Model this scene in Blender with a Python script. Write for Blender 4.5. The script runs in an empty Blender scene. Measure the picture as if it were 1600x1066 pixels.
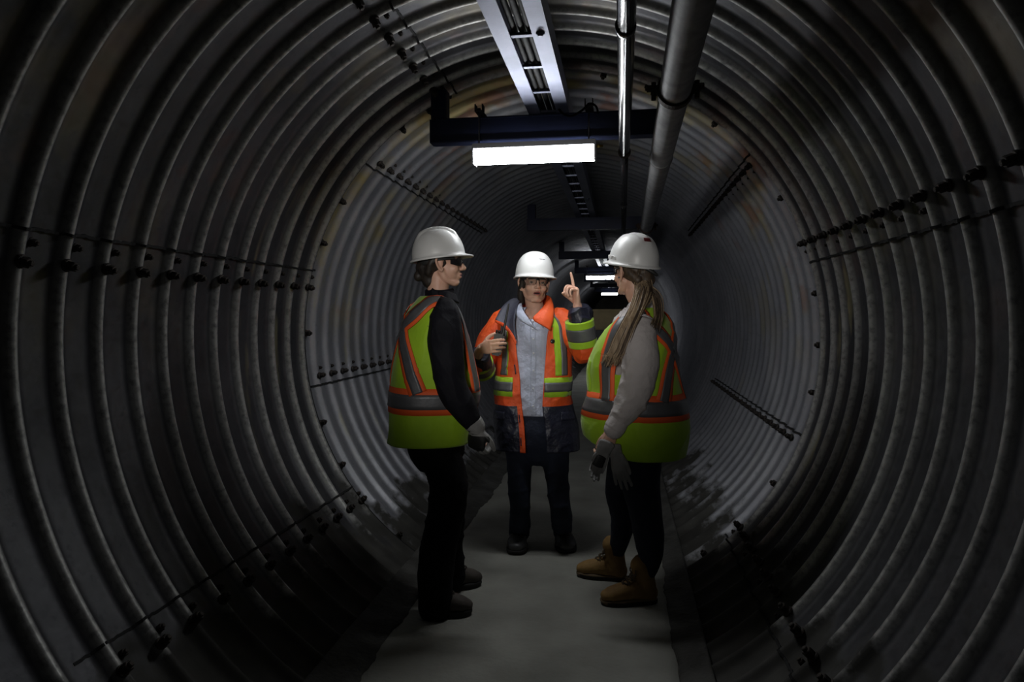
import bpy, math, random
import numpy as np
from mathutils import Vector, Matrix

scene = bpy.context.scene
C = scene.collection

# ------------------------------------------------------------------ camera, world, exposure
# photograph: 24 mm lens, standing right of the culvert axis, turned 9 degrees to the left
F_PX, YAW, PIT = 1067.0, 0.1583, 0.0375
CAM = np.array([0.41, 0.0, 1.41])
cam_data = bpy.data.cameras.new('camera')
cam_data.sensor_width = 36.0
cam_data.lens = 36.0 * F_PX / 1600.0
cam_data.clip_start = 0.05
cam_data.clip_end = 200
cam = bpy.data.objects.new('camera', cam_data)
cam.location = CAM
cam.rotation_euler = (math.pi / 2 - PIT, 0, YAW)
C.objects.link(cam)
scene.camera = cam

world = bpy.data.worlds.new('world')
scene.world = world
world.use_nodes = True
world.node_tree.nodes['Background'].inputs[0].default_value = (0, 0, 0, 1)
world.node_tree.nodes['Background'].inputs[1].default_value = 0.0

LAMP_STRENGTH = 38.0
LAMP_COLOR = (0.95, 0.98, 1.0, 1)
FAR_STRENGTH = 45.0
scene.view_settings.view_transform = 'Standard'
scene.view_settings.look = 'None'
scene.view_settings.gamma = 1.0
scene.view_settings.exposure = 0.0
scene.view_settings.use_curve_mapping = False
scene.cycles.max_bounces = 6
scene.cycles.use_denoising = True

# added unseen fill spot behind and left of the camera, aimed at the three workers
fill_data = bpy.data.lights.new('added_fill_spot', 'SPOT')
fill_data.energy = 320.0
fill_data.color = (1.0, 0.97, 0.92)
fill_data.spot_size = math.radians(22)
fill_data.spot_blend = 1.0
fill_data.shadow_soft_size = 0.25
fill_spot = bpy.data.objects.new('added_fill_spot', fill_data)
fill_spot.location = (-0.05, -1.3, 1.78)
fill_spot.rotation_euler = (Vector((-0.04, 3.96, 1.47)) - fill_spot.location).to_track_quat('-Z', 'Y').to_euler()
C.objects.link(fill_spot)

rng = np.random.default_rng(7)
random.seed(7)

# ------------------------------------------------------------------ photograph -> place
def ray(px, py):
    u = (px - 800) / F_PX
    v = -(py - 533) / F_PX
    fy = math.cos(PIT) + v * math.sin(PIT)
    z = -math.sin(PIT) + v * math.cos(PIT)
    return np.array([u * math.cos(YAW) - fy * math.sin(YAW), u * math.sin(YAW) + fy * math.cos(YAW), z])

def at(px, py, Y):
    d = ray(px, py)
    return CAM + d * (Y / d[1])

def atz(px, py, z=0.0):
    d = ray(px, py)
    return CAM + d * ((z - CAM[2]) / d[2])

def A(*v):
    return np.array(v, float)

def unit(v):
    v = np.asarray(v, float)
    n = np.linalg.norm(v)
    return v / n if n > 1e-12 else v

# ------------------------------------------------------------------ materials
MATS = {}
def mat(name, col, rough=0.6, metal=0.0, col2=None, nscale=8.0, ndetail=6.0, nlo=0.35, nhi=0.65,
        bump=0.0, bscale=60.0, spec=0.5, alpha=1.0, stretch=None, sheen=0.0):
    m = bpy.data.materials.new(name)
    m.use_nodes = True
    nt = m.node_tree
    b = nt.nodes['Principled BSDF']
    b.inputs['Base Color'].default_value = (*col, 1)
    b.inputs['Roughness'].default_value = rough
    b.inputs['Metallic'].default_value = metal
    b.inputs['Specular IOR Level'].default_value = spec
    if sheen:
        b.inputs['Sheen Weight'].default_value = sheen
    if alpha < 1:
        b.inputs['Alpha'].default_value = alpha
    if col2 is not None or bump:
        tc = nt.nodes.new('ShaderNodeTexCoord')
        src = tc.outputs['Object']
        if stretch:
            mp = nt.nodes.new('ShaderNodeMapping')
            mp.inputs['Scale'].default_value = stretch
            nt.links.new(src, mp.inputs['Vector'])
            src = mp.outputs['Vector']
    if col2 is not None:
        n = nt.nodes.new('ShaderNodeTexNoise')
        n.inputs['Scale'].default_value = nscale
        n.inputs['Detail'].default_value = ndetail
        nt.links.new(src, n.inputs['Vector'])
        r = nt.nodes.new('ShaderNodeMapRange')
        r.inputs['From Min'].default_value = nlo
        r.inputs['From Max'].default_value = nhi
        nt.links.new(n.outputs['Fac'], r.inputs['Value'])
        mx = nt.nodes.new('ShaderNodeMixRGB')
        mx.inputs['Color1'].default_value = (*col, 1)
        mx.inputs['Color2'].default_value = (*col2, 1)
        nt.links.new(r.outputs['Result'], mx.inputs['Fac'])
        nt.links.new(mx.outputs['Color'], b.inputs['Base Color'])
    if bump:
        n2 = nt.nodes.new('ShaderNodeTexNoise')
        n2.inputs['Scale'].default_value = bscale
        n2.inputs['Detail'].default_value = 4
        nt.links.new(src, n2.inputs['Vector'])
        bp = nt.nodes.new('ShaderNodeBump')
        bp.inputs['Strength'].default_value = bump
        bp.inputs['Distance'].default_value = 0.03 if bscale < 30 else 0.01
        nt.links.new(n2.outputs['Fac'], bp.inputs['Height'])
        nt.links.new(bp.outputs['Normal'], b.inputs['Normal'])
    MATS[name] = m
    return m

def emit_mat(name, col, strength):
    m = bpy.data.materials.new(name)
    m.use_nodes = True
    nt = m.node_tree
    nt.nodes.remove(nt.nodes['Principled BSDF'])
    e = nt.nodes.new('ShaderNodeEmission')
    e.inputs['Color'].default_value = col
    e.inputs['Strength'].default_value = strength
    nt.links.new(e.outputs[0], nt.nodes['Material Output'].inputs['Surface'])
    return m

mat('concrete', (0.34, 0.338, 0.30), 0.85, 0, (0.21, 0.208, 0.182), 3.0, 10, 0.3, 0.75, 0.5, 45)
mat('mud', (0.045, 0.043, 0.038), 0.85, 0, (0.10, 0.098, 0.09), 5.0, 8, 0.4, 0.7, 0.8, 40)
mat('navy_steel', (0.010, 0.014, 0.042), 0.55, 0, (0.007, 0.010, 0.026), 6, 6, bump=0.1, spec=0.25)
mat('aluminium', (0.21, 0.22, 0.29), 0.50, 0.9, (0.14, 0.15, 0.20), 4, 8, bump=0.05, bscale=80)
mat('black_conduit', (0.009, 0.009, 0.010), 0.16, 0.0, (0.05, 0.045, 0.042), 14, 8, 0.60, 0.72, bump=0.15, bscale=40, spec=0.35)
mat('galv_pipe', (0.40, 0.40, 0.41), 0.62, 0.1, (0.25, 0.25, 0.26), 14, 8, bump=0.1, bscale=90)
mat('rust', (0.055, 0.035, 0.026), 0.8, 0.3, (0.03, 0.022, 0.018), 30, 6, bump=0.4, bscale=80)
mat('bolt_steel', (0.040, 0.036, 0.034), 0.65, 0.5, (0.075, 0.06, 0.05), 60, 4, bump=0.3, bscale=200)
mat('edge_dark', (0.020, 0.020, 0.020), 0.8, 0.2)
mat('cable_black', (0.004, 0.004, 0.005), 0.6, spec=0.12)
mat('lamp_housing', (0.42, 0.43, 0.45), 0.45, 0.2)
mat('rod_steel', (0.16, 0.16, 0.17), 0.4, 0.8)
M_LAMP = emit_mat('lamp_diffuser', LAMP_COLOR, LAMP_STRENGTH)
M_FAR = emit_mat('lamp_diffuser_far', LAMP_COLOR, FAR_STRENGTH)

mat('skin', (0.70, 0.43, 0.32), 0.5, 0, (0.64, 0.36, 0.26), 25, 4, bump=0.05, bscale=250)
mat('lips', (0.38, 0.13, 0.12), 0.45)
mat('mouth_dark', (0.04, 0.012, 0.012), 0.6)
mat('teeth', (0.7, 0.66, 0.58), 0.4)
mat('brow_hair', (0.05, 0.03, 0.02), 0.7)
mat('eye_white', (0.48, 0.45, 0.42), 0.3)
mat('iris', (0.09, 0.05, 0.03), 0.2)
mat('helmet_white', (0.66, 0.66, 0.655), 0.38, 0, (0.60, 0.60, 0.595), 10, 4)
mat('helmet_dark', (0.02, 0.02, 0.02), 0.6)
mat('hair_dark', (0.012, 0.009, 0.008), 0.55, 0, (0.035, 0.026, 0.02), 12, 4, stretch=(6, 6, 1))
mat('hair_blond', (0.40, 0.30, 0.19), 0.45, 0, (0.24, 0.165, 0.10), 40, 4, stretch=(3, 3, 0.4))
mat('hair_brown', (0.095, 0.062, 0.038), 0.55, 0, (0.035, 0.023, 0.015), 40, 4, stretch=(3, 3, 0.4))
mat('lime', (0.38, 0.62, 0.016), 0.7, 0, (0.31, 0.53, 0.012), 5, 4, bump=0.25, bscale=14, sheen=0.2)
mat('orange_tape', (0.85, 0.115, 0.02), 0.65)
mat('orange', (0.86, 0.115, 0.018), 0.6, 0, (0.72, 0.075, 0.012), 7, 5, bump=0.35, bscale=16)
mat('reflective', (0.145, 0.148, 0.158), 0.45, 0.3, (0.11, 0.113, 0.122), 8, 3, bump=0.1, bscale=18)
mat('black_cloth', (0.005, 0.005, 0.008), 0.75, 0, (0.008, 0.008, 0.012), 8, 4, bump=0.3, bscale=16, spec=0.18)
mat('black_trouser', (0.0055, 0.0055, 0.007), 0.85, 0, (0.009, 0.009, 0.011), 6, 4, bump=0.3, bscale=14, spec=0.15)
mat('navy_cloth', (0.022, 0.024, 0.045), 0.42, 0, (0.015, 0.016, 0.03), 8, 4, bump=0.45, bscale=18)
mat('lining', (0.055, 0.058, 0.085), 0.6, 0, (0.04, 0.042, 0.065), 8, 4, bump=0.2, bscale=20)
mat('jeans', (0.009, 0.013, 0.030), 0.85, 0, (0.014, 0.020, 0.042), 9, 6, bump=0.3, bscale=18)
mat('white_shirt', (0.50, 0.46, 0.45), 0.8, 0, (0.44, 0.405, 0.40), 6, 5, bump=0.35, bscale=18)
mat('boot_tan', (0.36, 0.215, 0.07), 0.75, 0, (0.25, 0.14, 0.045), 14, 5, bump=0.2, bscale=60)
mat('boot_tan_sole', (0.13, 0.085, 0.05), 0.8)
mat('boot_brown', (0.085, 0.070, 0.058), 0.7, 0, (0.055, 0.046, 0.04), 14, 5, bump=0.2, bscale=60)
mat('boot_grey', (0.060, 0.052, 0.045), 0.6, 0, (0.035, 0.03, 0.027), 14, 5, bump=0.2, bscale=60)
mat('sole_dark', (0.012, 0.011, 0.010), 0.8)
mat('toe_cap', (0.055, 0.055, 0.056), 0.42)
mat('lace_dark', (0.03, 0.022, 0.016), 0.8)
mat('lace_tan', (0.10, 0.07, 0.04), 0.8)
mat('glove_grey', (0.30, 0.295, 0.29), 0.8, 0, (0.20, 0.198, 0.195), 14, 5, bump=0.3, bscale=40)
mat('glove_black', (0.012, 0.012, 0.013), 0.5)
mat('radio_black', (0.007, 0.007, 0.008), 0.45)
mat('radio_screen', (0.03, 0.04, 0.04), 0.2)
mat('plastic_black', (0.010, 0.010, 0.011), 0.35)
mat('lens_dark', (0.015, 0.015, 0.018), 0.08, 0, alpha=0.82)
mat('lens_clear', (0.22, 0.17, 0.14), 0.06, 0, alpha=0.22)
mat('midsole', (0.16, 0.11, 0.06), 0.8)
mat('toe_seam', (0.14, 0.13, 0.11), 0.8)
mat('sticker_red', (0.10, 0.012, 0.014), 0.5)
mat('ink_grey', (0.16, 0.16, 0.17), 0.6)
mat('button_white', (0.55, 0.57, 0.62), 0.4)
mat('belt_black', (0.012, 0.012, 0.012), 0.5)
mat('crate_tan', (0.22, 0.17, 0.085), 0.75, 0, (0.17, 0.13, 0.065), 4, 4)
mat('cart_dark', (0.03, 0.03, 0.032), 0.6)
mat('tyre', (0.010, 0.010, 0.010), 0.85)

# blue and white pinstripe shirt: bands of weave along the width
def shirt_mat():
    m = mat('pinstripe', (0.38, 0.42, 0.56), 0.8, bump=0.5, bscale=20)
    nt = m.node_tree
    b = nt.nodes['Principled BSDF']
    tc = nt.nodes.new('ShaderNodeTexCoord')
    w = nt.nodes.new('ShaderNodeTexWave')
    w.wave_type = 'BANDS'; w.bands_direction = 'X'
    w.inputs['Scale'].default_value = 45.0
    w.inputs['Distortion'].default_value = 0.3
    nt.links.new(tc.outputs['Object'], w.inputs['Vector'])
    mx = nt.nodes.new('ShaderNodeMixRGB')
    mx.inputs['Color1'].default_value = (0.36, 0.40, 0.53, 1)
    mx.inputs['Color2'].default_value = (0.48, 0.51, 0.62, 1)
    nt.links.new(w.outputs['Fac'], mx.inputs['Fac'])
    nt.links.new(mx.outputs['Color'], b.inputs['Base Color'])
shirt_mat()

# culvert steel: galvanised plate, weathered; tan / yellow / red old paint streaks on some plates; mud low down
def culvert_mat(name, base, base2, stain_amt, mud_z, rough=0.45, metal=0.75, y_from=3.0, crest_light=None, ridge_shade=0.0):
    m = bpy.data.materials.new(name)
    m.use_nodes = True
    nt = m.node_tree
    N = nt.nodes.new
    L = nt.links.new
    b = nt.nodes['Principled BSDF']
    tc = N('ShaderNodeTexCoord')
    obj = tc.outputs['Object']
    def noise(scale, det, vec=obj, rough_=0.6):
        n = N('ShaderNodeTexNoise')
        n.inputs['Scale'].default_value = scale
        n.inputs['Detail'].default_value = det
        n.inputs['Roughness'].default_value = rough_
        L(vec, n.inputs['Vector'])
        return n
    def rng_(v, a, c, lo=0.0, hi=1.0):
        r = N('ShaderNodeMapRange')
        r.inputs['From Min'].default_value = a
        r.inputs['From Max'].default_value = c
        r.inputs['To Min'].default_value = lo
        r.inputs['To Max'].default_value = hi
        L(v, r.inputs['Value'])
        return r.outputs['Result']
    def mix(f, c1, c2):
        x = N('ShaderNodeMixRGB')
        if f is not None: L(f, x.inputs['Fac'])
        for s, c in ((x.inputs['Color1'], c1), (x.inputs['Color2'], c2)):
            if isinstance(c, tuple): s.default_value = (*c, 1)
            else: L(c, s)
        return x.outputs['Color']
    def math_(op, a, c):
        x = N('ShaderNodeMath'); x.operation = op
        for s, v in ((x.inputs[0], a), (x.inputs[1], c)):
            if isinstance(v, (int, float)): s.default_value = v
            else: L(v, s)
        return x.outputs[0]
    n1 = noise(2.2, 10)
    col = mix(rng_(n1.outputs['Fac'], 0.35, 0.68), base, base2)
    fine = noise(28, 6)
    col = mix(rng_(fine.outputs['Fac'], 0.56, 0.72, 0, 0.35), col, tuple(c * 0.45 for c in base))
    if stain_amt > 0:
        n2 = noise(1.6, 5)
        n3 = noise(2.3, 4)
        sep = N('ShaderNodeSeparateXYZ'); L(obj, sep.inputs[0])
        zmask = rng_(sep.outputs['Z'], 0.9, 2.0)
        ymask = rng_(sep.outputs['Y'], 6.6, 4.4)
        mask = math_('MULTIPLY', zmask, ymask)
        mp = N('ShaderNodeMapping'); mp.inputs['Scale'].default_value = (1.6, 11.2, 1.6); L(obj, mp.inputs['Vector'])
        n4 = noise(1.0, 5, mp.outputs['Vector'], 0.5)
        f4 = math_('MULTIPLY', rng_(n4.outputs['Fac'], 0.60, 0.68, 0, 0.55), math_('MULTIPLY', math_('MULTIPLY', rng_(sep.outputs['Z'], 0.35, 0.9), rng_(sep.outputs['Z'], 2.3, 1.7)), rng_(sep.outputs['Y'], 6.8, 4.6)))
        f4 = math_('MULTIPLY', f4, rng_(sep.outputs['Y'], y_from, y_from + 0.4))
        col = mix(f4, col, (0.50, 0.46, 0.26))
        f1 = math_('MULTIPLY', rng_(n2.outputs['Fac'], 0.51, 0.63, 0, stain_amt), mask)
        col = mix(f1, col, (0.52, 0.43, 0.20))
        f2 = math_('MULTIPLY', rng_(n3.outputs['Fac'], 0.58, 0.66, 0, stain_amt * 0.8), mask)
        col = mix(f2, col, (0.42, 0.20, 0.13))
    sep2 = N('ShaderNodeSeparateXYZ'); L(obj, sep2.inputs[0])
    if ridge_shade:  # shadow behind each ridge, painted as a thin dark line
        ph = math_('MULTIPLY', math_('SUBTRACT', sep2.outputs['Y'], 1.85 + ridge_shade), 2 * math.pi / 0.178)
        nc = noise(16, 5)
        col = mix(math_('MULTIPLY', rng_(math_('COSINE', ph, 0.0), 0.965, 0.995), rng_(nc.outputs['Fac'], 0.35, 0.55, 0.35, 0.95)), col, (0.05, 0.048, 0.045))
    if crest_light:  # highlight painted along each ridge top
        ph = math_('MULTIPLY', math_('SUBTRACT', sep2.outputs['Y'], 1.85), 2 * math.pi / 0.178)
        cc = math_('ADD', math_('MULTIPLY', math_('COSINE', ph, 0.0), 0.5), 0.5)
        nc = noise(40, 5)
        light_mask = math_('MULTIPLY', rng_(cc, 0.70, 0.96), rng_(nc.outputs['Fac'], 0.30, 0.55, 0.35, 1.0))
        col = mix(light_mask, col, crest_light)
    nm = noise(3.5, 8)
    zz = math_('ADD', sep2.outputs['Z'], rng_(nm.outputs['Fac'], 0.25, 0.75, -0.28, 0.28))
    mudf = rng_(zz, mud_z + 0.06, mud_z - 0.06)
    nmud = noise(7, 8)
    mudc = mix(rng_(nmud.outputs['Fac'], 0.4, 0.7), (0.040, 0.038, 0.033), (0.085, 0.082, 0.073))
    col = mix(mudf, col, mudc)
    L(col, b.inputs['Base Color'])
    L(rng_(mudf, 0, 1, metal, 0.0), b.inputs['Metallic'])
    rr = rng_(fine.outputs['Fac'], 0.3, 0.7, rough - 0.06, rough + 0.10)
    L(math_('ADD', rr, math_('MULTIPLY', mudf, 0.3)), b.inputs['Roughness'])
    bp = N('ShaderNodeBump')
    bp.inputs['Strength'].default_value = 0.25
    bp.inputs['Distance'].default_value = 0.006
    nb = noise(9, 6)
    L(nb.outputs['Fac'], bp.inputs['Height'])
    L(bp.outputs['Normal'], b.inputs['Normal'])
    MATS[name] = m
culvert_mat('culvert_near', (0.070, 0.070, 0.077), (0.130, 0.130, 0.140), 0.16, 0.30, crest_light=(0.50, 0.495, 0.48))  # duller near steel, darkened further: vignette put into the colour
culvert_mat('culvert_far', (0.39, 0.395, 0.435), (0.53, 0.535, 0.565), 0.9, 0.16, ridge_shade=0.026)

# ------------------------------------------------------------------ mesh helpers
def link_mesh(name, V, Fc, mats, parent=None, origin=None, smooth=True, midx=None):
    V = np.asarray(V, float)
    if origin is not None:
        V = V - np.asarray(origin, float)
    me = bpy.data.meshes.new(name)
    me.from_pydata(V.tolist(), [], [list(map(int, f)) for f in Fc])
    if isinstance(mats, str): mats = [mats]
    for m in mats:
        me.materials.append(MATS[m] if isinstance(m, str) else m)
    if smooth:
        me.polygons.foreach_set('use_smooth', np.ones(len(me.polygons), bool))
    if midx is not None:
        me.polygons.foreach_set('material_index', np.asarray(midx, np.int32))
    me.update()
    o = bpy.data.objects.new(name, me)
    C.objects.link(o)
    if parent is not None:
        o.parent = parent
    return o

def empty(name, loc):
    o = bpy.data.objects.new(name, None)
    o.location = Vector([float(v) for v in loc])
    o.empty_display_size = 0.1
    C.objects.link(o)
    return o

def tag(o, label=None, cat=None, group=None, kind=None):
    if label: o['label'] = label
    if cat: o['category'] = cat
    if group: o['group'] = group
    if kind: o['kind'] = kind
    return o

class MB:
    """collects vertices and faces of one mesh"""
    def __init__(s):
        s.V, s.F, s.M, s.n = [], [], [], 0
    def add(s, V, Fc, m=0):
        V = np.asarray(V, float)
        s.V.append(V)
        for f in Fc:
            s.F.append([int(i) + s.n for i in f]); s.M.append(m)
        s.n += len(V)
        return s
    def box(s, lo, hi, m=0, bev=0.0):
        x0, y0, z0 = lo; x1, y1, z1 = hi
        if bev <= 0:
            V = [(x, y, z) for x in (x0, x1) for y in (y0, y1) for z in (z0, z1)]
            return s.add(V, [(0, 1, 3, 2), (4, 6, 7, 5), (0, 4, 5, 1), (2, 3, 7, 6), (0, 2, 6, 4), (1, 5, 7, 3)], m)
        import bmesh
        bm = bmesh.new()
        bmesh.ops.create_cube(bm, size=1)
        for v in bm.verts:
            v.co = Vector(((x0 + x1) / 2 + v.co.x * (x1 - x0), (y0 + y1) / 2 + v.co.y * (y1 - y0), (z0 + z1) / 2 + v.co.z * (z1 - z0)))
        bmesh.ops.bevel(bm, geom=list(bm.edges), offset=bev, segments=2, affect='EDGES')
        bm.verts.index_update()
        V = [tuple(v.co) for v in bm.verts]; Fc = [[v.index for v in f.verts] for f in bm.faces]
        bm.free()
        return s.add(V, Fc, m)
    def tube(s, pts, rad, seg=12, m=0, cap=True, ref=None):
        V, Fc = chain(pts, rad, seg=seg, ref=ref, sub=1, round_cap=False, cap=cap)
        return s.add(V, Fc, m)
    def build(s, name, mats, parent=None, origin=None, smooth=True):
        return link_mesh(name, np.concatenate(s.V), s.F, mats, parent, origin, smooth, s.M)

def catmull(P, sub):
    P = np.asarray(P, float)
    if sub <= 1 or len(P) < 3:
        if sub > 1:
            t = np.linspace(0, 1, (len(P) - 1) * sub + 1)
            return np.stack([np.interp(t, np.linspace(0, 1, len(P)), P[:, k]) for k in range(P.shape[1])], 1)
        return P
    Q = np.vstack([2 * P[0] - P[1], P, 2 * P[-1] - P[-2]])
    out = []
    for i in range(1, len(Q) - 2):
        for k in range(sub):
            t = k / sub
            a, b, c, d = Q[i - 1], Q[i], Q[i + 1], Q[i + 2]
            out.append(0.5 * ((2 * b) + (c - a) * t + (2 * a - 5 * b + 4 * c - d) * t * t + (3 * b - a - 3 * c + d) * t ** 3))
    out.append(P[-1])
    return np.array(out)

def chain(pts, rad, seg=16, ref=None, sub=4, round_cap=True, cap=True):
    """tapered tube through pts; rad is one radius or (r along ref, r across) per point"""
    pts = np.asarray(pts, float)
    if np.isscalar(rad): rad = [rad] * len(pts)
    rad = np.array([(r, r) if np.isscalar(r) else tuple(r) for r in rad], float)
    P = catmull(np.hstack([pts, rad]), sub)
    R2 = np.maximum(P[:, 3:5], 1e-4); P = P[:, :3]
    T = np.gradient(P, axis=0) if len(P) > 2 else np.array([P[1] - P[0]] * 2)
    T /= np.linalg.norm(T, axis=1)[:, None] + 1e-12
    if ref is None:
        ref = A(0, 0, 1) if abs(T[0][2]) < 0.8 else A(1, 0, 0)
        carry = True
    else:
        ref = unit(ref); carry = False
    rings, rr = [], ref
    ang = np.linspace(0, 2 * np.pi, seg, endpoint=False)
    frames = []
    for i in range(len(P)):
        u = rr - T[i] * (rr @ T[i])
        if np.linalg.norm(u) < 1e-4: u = np.cross(T[i], A(0.3, 0.5, 0.8))
        u = unit(u); w = np.cross(T[i], u)
        if carry: rr = u
        frames.append((u, w))
    def ring(c, u, w, ra, rb):
        return c + np.outer(np.cos(ang) * ra, u) + np.outer(np.sin(ang) * rb, w)
    if round_cap and cap:
        for k in (0.12, 0.5, 0.8):
            q = math.sqrt(1 - (1 - k) ** 2); r = R2[0]
            h = (1 - k) * min(r)
            rings.append(ring(P[0] - T[0] * h, *frames[0], r[0] * q, r[1] * q))
    for i in range(len(P)):
        rings.append(ring(P[i], *frames[i], *R2[i]))
    if round_cap and cap:
        for k in (0.8, 0.5, 0.12):
            q = math.sqrt(1 - (1 - k) ** 2); r = R2[-1]
            h = (1 - k) * min(r)
            rings.append(ring(P[-1] + T[-1] * h, *frames[-1], r[0] * q, r[1] * q))
    V = np.concatenate(rings)
    n = len(rings)
    Fc = []
    for i in range(n - 1):
        for k in range(seg):
            k2 = (k + 1) % seg
            Fc.append((i * seg + k, i * seg + k2, (i + 1) * seg + k2, (i + 1) * seg + k))
    if cap:
        Fc.append(tuple(range(seg - 1, -1, -1)))
        Fc.append(tuple((n - 1) * seg + k for k in range(seg)))
    return V, Fc

def ellipsoid(c, r, ax=None, nu=20, nv=12):
    """ax: 3 rows, the ellipsoid's own axes in world"""
    ax = np.eye(3) if ax is None else np.asarray(ax)
    V = [A(0, 0, 1)]
    for j in range(1, nv):
        th = math.pi * j / nv
        for i in range(nu):
            p = 2 * math.pi * i / nu
            V.append(A(math.sin(th) * math.cos(p), math.sin(th) * math.sin(p), math.cos(th)))
    V.append(A(0, 0, -1))
    V = np.array(V) * np.asarray(r)
    V = np.asarray(c) + V @ ax
    Fc = [(0, 1 + i, 1 + (i + 1) % nu) for i in range(nu)]
    for j in range(nv - 2):
        for i in range(nu):
            a = 1 + j * nu
            Fc.append((a + i, a + nu + i, a + nu + (i + 1) % nu, a + (i + 1) % nu))
    a = 1 + (nv - 2) * nu
    Fc += [(a + i, len(V) - 1, a + (i + 1) % nu) for i in range(nu)]
    return V, Fc

def fuse(pieces, voxel, smooth_it=4, fac=0.5):
    """union of closed pieces into one continuous skin; returns V, F"""
    mb = MB()
    for V, Fc in pieces: mb.add(V, Fc)
    o = link_mesh('fuse_work', np.concatenate(mb.V), mb.F, ['skin'])
    r = o.modifiers.new('r', 'REMESH'); r.mode = 'VOXEL'; r.voxel_size = voxel; r.adaptivity = 0
    if smooth_it:
        sm = o.modifiers.new('s', 'SMOOTH'); sm.iterations = smooth_it; sm.factor = fac
    dg = bpy.context.evaluated_depsgraph_get()
    me = bpy.data.meshes.new_from_object(o.evaluated_get(dg))
    n = len(me.vertices)
    V = np.empty(n * 3); me.vertices.foreach_get('co', V); V = V.reshape(-1, 3)
    Fc = [tuple(p.vertices) for p in me.polygons]
    bpy.data.meshes.remove(me)
    old = o.data
    bpy.data.objects.remove(o); bpy.data.meshes.remove(old)
    return V, Fc

def normals(V, Fc):
    q = np.array([f if len(f) == 4 else (f[0], f[1], f[2], f[2]) for f in Fc])
    n = np.cross(V[q[:, 2]] - V[q[:, 0]], V[q[:, 3]] - V[q[:, 1]])
    N = np.zeros_like(V)
    for k in range(4): np.add.at(N, q[:, k], n)
    return N / (np.linalg.norm(N, axis=1)[:, None] + 1e-12)

def waves(seed, n=10, lo=6, hi=30, zs=1.0):
    g = np.random.default_rng(seed)
    K = g.normal(size=(n, 3)); K /= np.linalg.norm(K, axis=1)[:, None]
    K *= g.uniform(lo, hi, n)[:, None]; K[:, 2] *= zs
    ph = g.uniform(0, 6.28, n)
    amp = (lo / np.linalg.norm(K, axis=1)) ** 0.5
    def f(P):
        P = np.asarray(P, float)
        s = np.sin(P @ K.T + ph)
        return (s * amp).sum(-1) / amp.sum() * 2.2
    return f

def folds(seed, lo=16, hi=60, zs=0.7):
    """cloth folds: soft swells with sharper creases running across them"""
    a, b, c = waves(seed, 9, lo, lo * 2.2, zs), waves(seed + 101, 9, lo * 1.3, hi, zs * 1.2), waves(seed + 202, 6, 4, 10)
    def f(P):
        q = P + 0.05 * c(P)[..., None]
        r = 1 - 2 * np.sqrt(np.minimum(np.abs(b(q)) * 1.1, 1))
        return 0.9 * a(q) + 0.75 * r * (0.35 + 0.65 * (0.5 + 0.5 * np.tanh(2.5 * c(P * 1.3 + 2.0))))
    return f

def creased(V, Fc, seed, amp, lo=8, hi=40, zs=1.0):
    N = normals(V, Fc)
    w = folds(seed, lo, hi, zs)(V)
    return V + N * (w * amp)[:, None]

def lathe(profile, axis_o, axis_d, seg=24):
    """profile: (distance along axis, radius)"""
    d = unit(axis_d)
    u = unit(np.cross(d, A(0, 0, 1) if abs(d[2]) < 0.8 else A(1, 0, 0))); w = np.cross(d, u)
    ang = np.linspace(0, 2 * np.pi, seg, endpoint=False)
    V = np.concatenate([np.asarray(axis_o) + d * t + np.outer(np.cos(ang) * r, u) + np.outer(np.sin(ang) * r, w) for t, r in profile])
    n = len(profile); Fc = []
    for i in range(n - 1):
        for k in range(seg):
            k2 = (k + 1) % seg
            Fc.append((i * seg + k, i * seg + k2, (i + 1) * seg + k2, (i + 1) * seg + k))
    Fc.append(tuple(range(seg - 1, -1, -1))); Fc.append(tuple((n - 1) * seg + k for k in range(seg)))
    return V, Fc

def sheet(A_, B_, n=24, mcount=6, thick=0.004, bulge=0.0):
    """cloth panel between two 3-D polylines, given a real thickness"""
    def res(P, k):
        P = catmull(np.asarray(P, float), 8)
        s = np.r_[0, np.cumsum(np.linalg.norm(np.diff(P, axis=0), axis=1))]
        t = np.linspace(0, s[-1], k)
        return np.stack([np.interp(t, s, P[:, j]) for j in range(3)], 1)
    a, b = res(A_, n), res(B_, n)
    G = np.stack([a + (b - a) * t for t in np.linspace(0, 1, mcount)], 1)
    V = G.reshape(-1, 3)
    Fc = [(i * mcount + j, i * mcount + j + 1, (i + 1) * mcount + j + 1, (i + 1) * mcount + j) for i in range(n - 1) for j in range(mcount - 1)]
    N = normals(V, Fc)
    if bulge:
        t = np.tile(np.sin(np.linspace(0, np.pi, mcount)), n)
        V = V + N * (bulge * t)[:, None]
    k = len(V)
    V2 = np.vstack([V + N * thick / 2, V - N * thick / 2])
    F2 = list(Fc) + [tuple(k + i for i in reversed(f)) for f in Fc]
    border = [(i * mcount, (i + 1) * mcount) for i in range(n - 1)] + [((i + 1) * mcount + mcount - 1, i * mcount + mcount - 1) for i in range(n - 1)] \
        + [(j + 1, j) for j in range(mcount - 1)] + [((n - 1) * mcount + j, (n - 1) * mcount + j + 1) for j in range(mcount - 1)]
    F2 += [(x, y, k + y, k + x) for x, y in border]
    return V2, F2
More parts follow.
